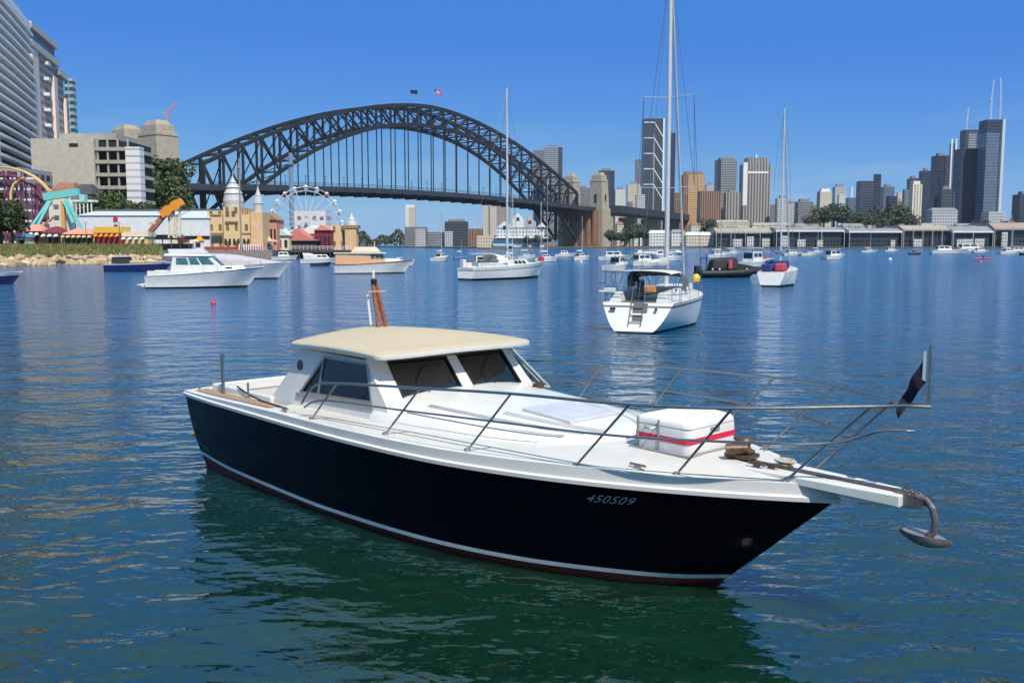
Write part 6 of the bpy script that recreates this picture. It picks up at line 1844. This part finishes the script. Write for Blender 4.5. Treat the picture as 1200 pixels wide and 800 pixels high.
# roller coaster loop
p = at(25, 222)
rc = thing('coaster_track', 'maroon and orange roller coaster track with lattice towers at the far left', 'roller coaster', (p.x, p.y, 0))
def pl(px, py, dy=0): q = aty(px, py, 222); return (q.x-p.x, dy, q.z)
mb = MB()
arch = [(-30, 201), (-15, 197.5), (0, 196), (14, 197), (28, 201), (40, 207), (50, 215), (58, 224), (60, 240)]
for dy in (-.6, .6): mb.tube([pl(a, b, dy) for a, b in arch], .22, 6)
for a, b in arch: mb.bar(pl(a, b, -.6), pl(a, b, .6), .15, .15)
mb.build('orange_rail', mat('orange_track', (.62, .36, .10), .5), rc)
mb = MB()
for dy in (2.4, 3.6): mb.tube([pl(a, b, dy) for a, b in ((-10, 206), (6, 205), (18, 208), (24, 214), (34, 216), (42, 232), (44, 256))], .25, 6)
mb.build('maroon_rail', MAR, rc)
mb = MB(); mb.tube([pl(a, b, 1) for a, b in ((10, 235), (10, 226), (13, 216), (19, 211), (26, 208))], .3, 6)
mb.build('yellow_rail', mat('yellow_track', (.7, .5, .16), .5), rc)
for px in (6, 21, 38):
    q = pl(px, 290); mb = MB()
    zt_ = pl(px, {6: 199, 21: 206, 38: 214}[px])[2]
    for dx in (-.9, .9):
        for dy in (2.2, 3.8): mb.bar((q[0]+dx, dy, 2), (q[0]+dx*.6, dy, zt_), .28, .28, up=(1,0,0))
    for k in range(6):
        z0, z1 = lerp(2, zt_, k/6), lerp(2, zt_, (k+1)/6)
        mb.bar((q[0]-.9, 2.2, z0), (q[0]+.9, 2.2, z1), .16, .16, up=(0,1,0)); mb.bar((q[0]+.9, 2.2, z0), (q[0]-.9, 2.2, z1), .16, .16, up=(0,1,0))
    mb.build('lattice_tower', mat('purple_steel', (.20, .04, .10), .5), rc)
# teal swing ride
p = at(70, 215)
tr = thing('swing_ride', 'teal and white pendulum ride with splayed legs in front of the shed', 'amusement ride', (p.x, p.y, 0))
def pl2(px, py, dy=0): q = aty(px, py, 215); return (q.x-p.x, dy, q.z)
TEAL = mat('teal_paint', (.16, .52, .48), .5, var=.1)
for a, b in (((60, 236), (42, 268)), ((80, 234), (103, 270)), ((62, 236), (50, 266)), ((78, 236), (92, 262))):
    MB().bar(pl2(*a, -1), pl2(*b, -2.5), .55, .55, up=(0,1,0)).build('leg', TEAL, tr)
MB().bar(pl2(52, 231), pl2(92, 225), 1.6, 1.5, up=(0,1,0)).build('swing_arm', TEAL, tr)
MB().bx(pl2(67, 0)[0], pl2(74, 0)[0], -.4, .6, 3, pl2(70, 236)[2]).build('tower_column', mat('pale_mint_panel', (.6, .7, .7), .5), tr)
MB().bx(pl2(61, 0)[0], pl2(65, 0)[0], -.8, .2, 3, pl2(62, 236)[2]).build('orange_column', mat('orange_track', None), tr)
MB().bx(pl2(84, 0)[0], pl2(90, 0)[0], -.8, .8, pl2(0, 236)[2], pl2(0, 228)[2]).build('gondola', mat('mint_gondola', (.3, .62, .56), .5), tr)
MB().tube([pl2(48, 268, -2), pl2(60, 262, -2), pl2(68, 254, -2)], .3, 6).build('salmon_chute', SAL, tr)
# orange slide
p = at(200, 226)
os_ = thing('orange_slide', 'bright orange tilted ride arm on a cream lattice tower right of the stalls', 'amusement ride', (p.x, p.y, 0))
def pl3(px, py, dy=0): q = aty(px, py, 226); return (q.x-p.x, dy, q.z)
MB().bar(pl3(176, 272), pl3(196, 248), 1.1, 1.2, up=(0,1,0)).build('lower_arm', mat('rust_brown_arm', (.33, .12, .07), .6), os_)
for k in range(5):
    f = k/5; a = (lerp(190, 214, f), lerp(252, 236, f)); b = (lerp(190, 214, f+.2), lerp(252, 236, f+.2))
    MB().bar(pl3(*a, -.3), pl3(*b, -.3), 2.3 if k % 2 else 1.7, 1.6, up=(0,1,0)).build('orange_car', ORANGE, os_)
mb = MB()
for px in (198, 204, 211): mb.bar(pl3(px, 246), pl3(px, 292), .35, .35, up=(1,0,0))
for k in range(5): mb.bar(pl3(198, 250+k*8), pl3(211, 258+k*8), .2, .2, up=(0,1,0)); mb.bar(pl3(211, 250+k*8), pl3(198, 258+k*8), .2, .2, up=(0,1,0))
mb.build('lattice_tower', mat('cream_lattice', (.66, .56, .4), .6), os_)
# boardwalk shelter and quay
p = at(202, 216)
sh_ = thing('quay_shelter', 'dark flat roofed quay shelter behind the hardtop cruiser', 'shelter', (p.x, p.y, 1.6))
MB().bx(-4.2, 4.2, 0, 4, 3.1, 3.5).build('roof', DARK, sh_)
for k in range(5): MB().bx(-4+k*2, -3.8+k*2, .2, .4, 0, 3.1).build('post', mat('dark_wharf_timber', None), sh_)
MB().bx(-4, 4, 3.5, 3.8, 0, 2.2).build('back_wall', mat('mauve_hoarding', (.28, .20, .20), .8), sh_)
qd = [at(186, 205), at(240, 226), at(320, 238), at(330, 255), at(300, 262), at(190, 250)]
MB().prism([(q.x, q.y) for q in qd], -1, 2.25).build('boardwalk', mat('grey_boardwalk', (.24, .20, .17), .85, var=.25, scale=1.5), kind='structure')
# tan hall with tiered domes
TANW = facade('yellow_tan_hall', (.64, .47, .25), (.20, .12, .06), 4.2, 2.2, .35, .4, rough=.5, ior=1.4)
p = at(273, 238); sc_ = 238/F
th = thing('carnival_hall', 'yellow tan carnival hall with a white tiered dome and arched front', 'hall', (p.x, p.y, 2))
def zz(py): return H + (HZ-py)*sc_ - 2
def xx(px): return (px-273)*sc_
MB().bx(xx(246), xx(266), 0, 12, 0, zz(248)).build('left_wing', TANW, th)
MB().bx(xx(266), xx(285), -1.2, 11, 0, zz(243.5)).build('centre_tower', TANW, th)
MB().bx(xx(285), xx(297), 0, 12, 0, zz(252)).build('right_wing', TANW, th)
MB().bx(xx(297), xx(311), -.8, 6, 0, zz(249)).build('corner_tower', mat('orange_tan_render', (.66, .42, .22), .8, var=.12, scale=.8), th)
TIER = mat('silver_white_dome', (.46, .46, .45), .5, var=.1, scale=1.5)
MB().lathe([(2.4, zz(243.5)), (2.5, zz(240)), (2.1, zz(238)), (2.6, zz(236)), (2.3, zz(229)), (2.0, zz(228)), (2.35, zz(227)), (1.7, zz(222)), (1.4, zz(221)), (1.75, zz(220)), (1.2, zz(216)), (.75, zz(215)), (.9, zz(214)), (.35, zz(210)), (.12, zz(207)), (.05, zz(200))], 18, (xx(271.5), 4, 0)).build('tiered_dome', TIER, th, smooth=30)
MB().lathe([(2.45, zz(239)), (2.5, zz(238)), (2.5, zz(237)), (2.4, zz(236.4))], 18, (xx(271.5), 4, 0)).build('dome_band', mat('grey_cornice', None), th)
MB().lathe([(1.2, zz(249)), (1.15, zz(240)), (1.3, zz(239)), (1.0, zz(232)), (.7, zz(231)), (.8, zz(230)), (.35, zz(224)), (.06, zz(219)), (.04, zz(212))], 14, (xx(303), 2, 0)).build('small_dome', TIER, th, smooth=30)
for k in range(6):
    x = xx(268+k*5) ; y = -1.26 if 266 <= 268+k*5 <= 283 else -.06
    o = MB().prism([(x-.28, 0), (x+.28, 0), (x+.28, 1.3), (x+.14, 1.6), (x-.14, 1.6), (x-.28, 1.3)], 0, .05).build('arch_opening', DARK, th)
    o.rotation_euler = (math.pi/2, 0, 0); o.location = (0, y, zz(287))
MB().bx(xx(250), xx(263), -.2, -.02, zz(284), zz(276)).build('dark_sign', mat('dark_teal_sign', (.03, .05, .05), .5), th)
MB().bx(xx(244), xx(310), -1.9, -1.4, zz(296), zz(289)).build('red_hoarding', mat('red_hoarding', (.32, .05, .05), .7, var=.3, scale=1.2), th)
for k in range(10): MB().bx(xx(284+k*2.7), xx(285.2+k*2.7), -1.95, -1.35, zz(297), zz(286)).build('white_post', WTRIM, th)
MB().bx(xx(246), xx(311), -.15, 0, zz(274.5), zz(273)).build('string_course', mat('brown_course', (.3, .18, .1), .8), th)
for (px0, px1, py0, py1) in ((269, 273, 248, 254), (276, 280, 248, 254), (249, 262, 252, 254), (268, 283, 260, 263)):
    MB().bx(xx(px0), xx(px1), -1.32 if px0 > 266 else -.1, -1.21 if px0 > 266 else -.01, zz(py1), zz(py0)).build('window', mat('brown_window', (.16, .1, .06), .4), th)
# gabled orange house, mint pavilions, red gable, maroon hall, tan gate tower
def gable(label, px0, px1, ye, yr, Y, wm, rm, name='park_pavilion', z0=2):
    a, b = at(px0, Y), at(px1, Y); L = b.x-a.x; ze = H+(HZ-ye)*Y/F-z0; zr = H+(HZ-yr)*Y/F-z0
    t = thing(name, label, 'pavilion', ((a.x+b.x)/2, Y, z0))
    MB().bx(-L/2, L/2, 0, 8, 0, ze).build('walls', wm, t)
    MB().loft([[(-L/2-.3, y, ze), (L/2+.3, y, ze), (0, y, zr)] for y in (-.5, 8.3)], True, True).build('roof', rm, t)
    for k in range(4): MB().bx(lerp(-L/2, L/2, (k+.25)/4), lerp(-L/2, L/2, (k+.75)/4), -.06, -.01, ze*.2, ze*.7).build('opening', DARK, t)
    return t
MINT = mat('mint_roof', (.45, .62, .55), .6)
gable('orange brown gabled house right of the tan hall corner tower', 309, 326, 258, 250, 246, SAL, mat('brown_course', None))
gable('white pavilion with pale mint roof left of the red gable', 312, 340, 276, 266, 250, mat('cream_coping', None), MINT)
gable('pavilion with pink red gable under the ferris wheel', 332, 366, 281, 268, 254, SAL, mat('pink_red_roof', (.55, .16, .12), .6))
gable('pale mint pavilion right of the pink red gable', 352, 380, 274, 264, 262, MINT, mat('pale_mint_panel', None))
gable('maroon hall between the wheel and the tan gate tower', 370, 389, 270, 264, 258, MAR, SAL)
tower('white ride building with dark window rows behind the ferris wheel', 340, 388, 247, 330, facade('white_ride_facade', (.62, .60, .60), (.10, .10, .12), 3.2, 2.6, .5, .45), D=10, plant=0, cat='building', name='ride_building')
tower('cream end hall right of the maroon hall', 387, 406, 264, 262, TANW, D=8, plant=0, cat='building', name='end_hall', zb=2)
gt = tower('yellow tan gate tower with a white finial at the end of the pier', 404, 420, 268, 262, mat('orange_tan_render', None), D=4, plant=0, cat='gate tower', name='gate_tower', zb=2)
zt_ = H + (HZ-268)*262/F - 2
MB().bx(-2.1, 2.1, -2.2, 2.2, zt_+.02, zt_+.9).build('cornice', mat('brown_course', None), gt)
MB().lathe([(1.7, zt_+.9), (1.5, zt_+1.8), (1.0, zt_+2.2), (1.1, zt_+2.4), (.5, zt_+3.3), (.1, zt_+4.2), (.04, zt_+5.2)], 14).build('finial', TIER, gt, smooth=30)
# carnival pier
a, b = at(308, 252), at(413, 250)
pr_ = thing('carnival_pier', 'dark timber pier with white rail in front of the pavilions', 'pier', (a.x, 250, 0))
Lp = b.x - a.x
MB().bx(0, Lp, 0, 14, 1.5, 2.1).build('deck', mat('dark_wharf_timber', None), pr_)
for k in range(22): MB().tube([(Lp*k/21, .2, -1.5), (Lp*k/21, .2, 1.5)], .18, 6).build('pile', mat('dark_wharf_timber', None), pr_)
mb = MB()
mb.tube([(0, 0, 3.1), (Lp, 0, 3.1)], .06, 4).tube([(0, 0, 2.6), (Lp, 0, 2.6)], .04, 4)
for k in range(24): mb.bar((Lp*k/23, 0, 2.1), (Lp*k/23, 0, 3.1), .07, .07, up=(1,0,0))
mb.build('railing', WTRIM, pr_)
MB().bx(Lp*.13, Lp*.58, 3, 9, 2.1, 4.6).build('pier_shelter', mat('dark_shelter', (.05, .035, .035), .8), pr_)
MB().bx(Lp*.12, Lp*.6, 2.4, 9.6, 4.6, 5.0).build('shelter_roof', mat('mauve_hoarding', None), pr_)
# ferris wheel
p = at(361, 300); hub = H + (HZ-260)*300/F; Rw = 40*300/F
fw_ = thing('ferris_wheel', 'white ferris wheel with many gondolas before the bridge roadway', 'ferris wheel', (p.x, p.y, 2), R(8))
hub -= 2
WST = mat('white_wheel_steel', (.52, .54, .58), .5)
for y in (-1.1, 1.1):
    for rr_ in (Rw, Rw*.88):
        MB().tube([(rr_*math.cos(a), y, hub + rr_*math.sin(a)) for a in [2*math.pi*k/48 for k in range(49)]], .09, 5).build('rim', WST, fw_)
for k in range(20):
    a = 2*math.pi*k/20
    mb = MB()
    for y in (-1.1, 1.1): mb.bar((.3*math.cos(a), y*.8, hub+.3*math.sin(a)), (Rw*math.cos(a), y, hub+Rw*math.sin(a)), .12, .12, up=(0,1,0))
    mb.bar((Rw*math.cos(a), -1.1, hub+Rw*math.sin(a)), (Rw*math.cos(a), 1.1, hub+Rw*math.sin(a)), .12, .12)
    mb.build('spoke', WST, fw_)
    gx, gz = (Rw+.1)*math.cos(a), hub + (Rw+.1)*math.sin(a)
    gm = (WTRIM, mat('pale_blue_panel', None), WTRIM, mat('faded_red_canvas', None))[k % 4]
    g_ = MB().lathe([(.25, -1.5), (.62, -1.3), (.66, -.6), (.2, -.5)], 8, (gx, 0, gz)).build('gondola', gm, fw_, smooth=40)
    MB().lathe([(.75, .15), (.5, .4), (.05, .65)], 8, (gx, 0, gz-.2)).build('gondola_roof', WTRIM, g_)
    MB().bar((gx, 0, gz-.6), (gx, 0, gz), .08, .08, up=(1,0,0)).build('gondola_hanger', WST, g_)
for sx in (-1, 1):
    for y in (-2.4, 2.4):
        MB().bar((0, y*.6, hub), (sx*Rw*.55, y, 0), .35, .35, up=(0,1,0)).build('support_leg', WST, fw_)
MB().tube([(0, -1.8, hub), (0, 1.8, hub)], .5, 14).build('hub', WST, fw_)
def pole(px, yt, yb, Y, r, m, label):
    q = aty(px, yb, Y); h = (yb-yt)*Y/F
    t = thing('steel_pole', label, 'pole', (q.x, q.y, max(0, q.z-4)))
    MB().tube([(0, 0, 0), (0, 0, h + min(4, max(q.z, 0)))], r, 8, r*.8).build('shaft', m, t)
    MB().lathe([(r*1.5, h), (r*1.6, h+.3), (r*.5, h+.6)], 8).build('cap', m, t)
pole(283, 188, 294, 215, .22, mat('brown_pole', (.30, .24, .2), .7), 'tall brown pole in front of the tan hall')
pole(342, 181, 252, 320, .85, mat('steel_blue_column', (.16, .24, .34), .5), 'thick steel blue column left of the ferris wheel hub')

# lamp posts and small booths along the park foreshore
for px, lab in ((58, 'lamp post before the red and cream stall'), (104, 'lamp post before the yellow stall'), (143, 'lamp post right of the bright red booth'), (181, 'lamp post by the quay shelter left end')):
    q_ = at(px, 198); t = thing('lamp_post', lab, 'lamp post', (q_.x, q_.y, 3.0), 0, 'lamp posts on the park foreshore')
    MB().tube([(0, 0, 0), (0, 0, 5.2)], .08, 6, .05).build('post', mat('dark_lamp_post', (.05, .055, .06), .6), t)
    for sx in (-1, 1):
        MB().tube([(0, 0, 5.0), (sx*.4, 0, 5.3), (sx*.6, 0, 5.2)], .04, 5).build('bracket', mat('dark_lamp_post', None), t)
        MB().lathe([(.02, 0), (.2, .1), (.2, .3), (.02, .42)], 10, (sx*.6, 0, 4.8)).build('globe', WTRIM, t, smooth=60)
def booth(px, Y, label, wm, rm, z=2.2, s=1.0):
    q_ = at(px, Y); t = thing('ticket_booth', label, 'booth', (q_.x, q_.y, z))
    MB().prism([(1.1*s*math.cos(a), 1.1*s*math.sin(a)) for a in [2*math.pi*k/6 for k in range(6)]], 0, 2.3*s).build('walls', wm, t)
    MB().lathe([(1.45*s, 2.3*s), (.8*s, 2.8*s), (.25*s, 3.5*s), (.05*s, 4.0*s)], 6).build('roof', rm, t)
    MB().bx(-.5*s, .5*s, -1.2*s, -.94*s, 1.0*s, 1.8*s).build('hatch', DARK, t)
booth(216, 222, 'cream ticket booth with red cone roof left of the tan hall', CRY, MAR)
booth(236, 228, 'white ticket booth with orange cone roof beside the tan hall wing', WTRIM, ORANGE)
booth(316, 243, 'mint ticket booth with cream roof before the orange brown house', MINT, CRY)
for px, c_, lab in ((222, 'maroon', 'maroon market umbrella on the boardwalk left of the white ticket booth'), (229, 'yellow', 'yellow market umbrella on the boardwalk right of the cream ticket booth'), (322, 'salmon', 'salmon market umbrella near the pier left end')):
    q_ = at(px, 224 if px < 300 else 241); t = thing('market_umbrella', lab, 'umbrella', (q_.x, q_.y, 2.2))
    MB().tube([(0, 0, 0), (0, 0, 2.7)], .04, 5).build('pole', WTRIM, t)
    MB().lathe([(1.5, 2.1), (.8, 2.5), (.03, 2.8)], 8).build('canopy', {'maroon': MAR, 'yellow': CRY, 'salmon': SAL}[c_], t)
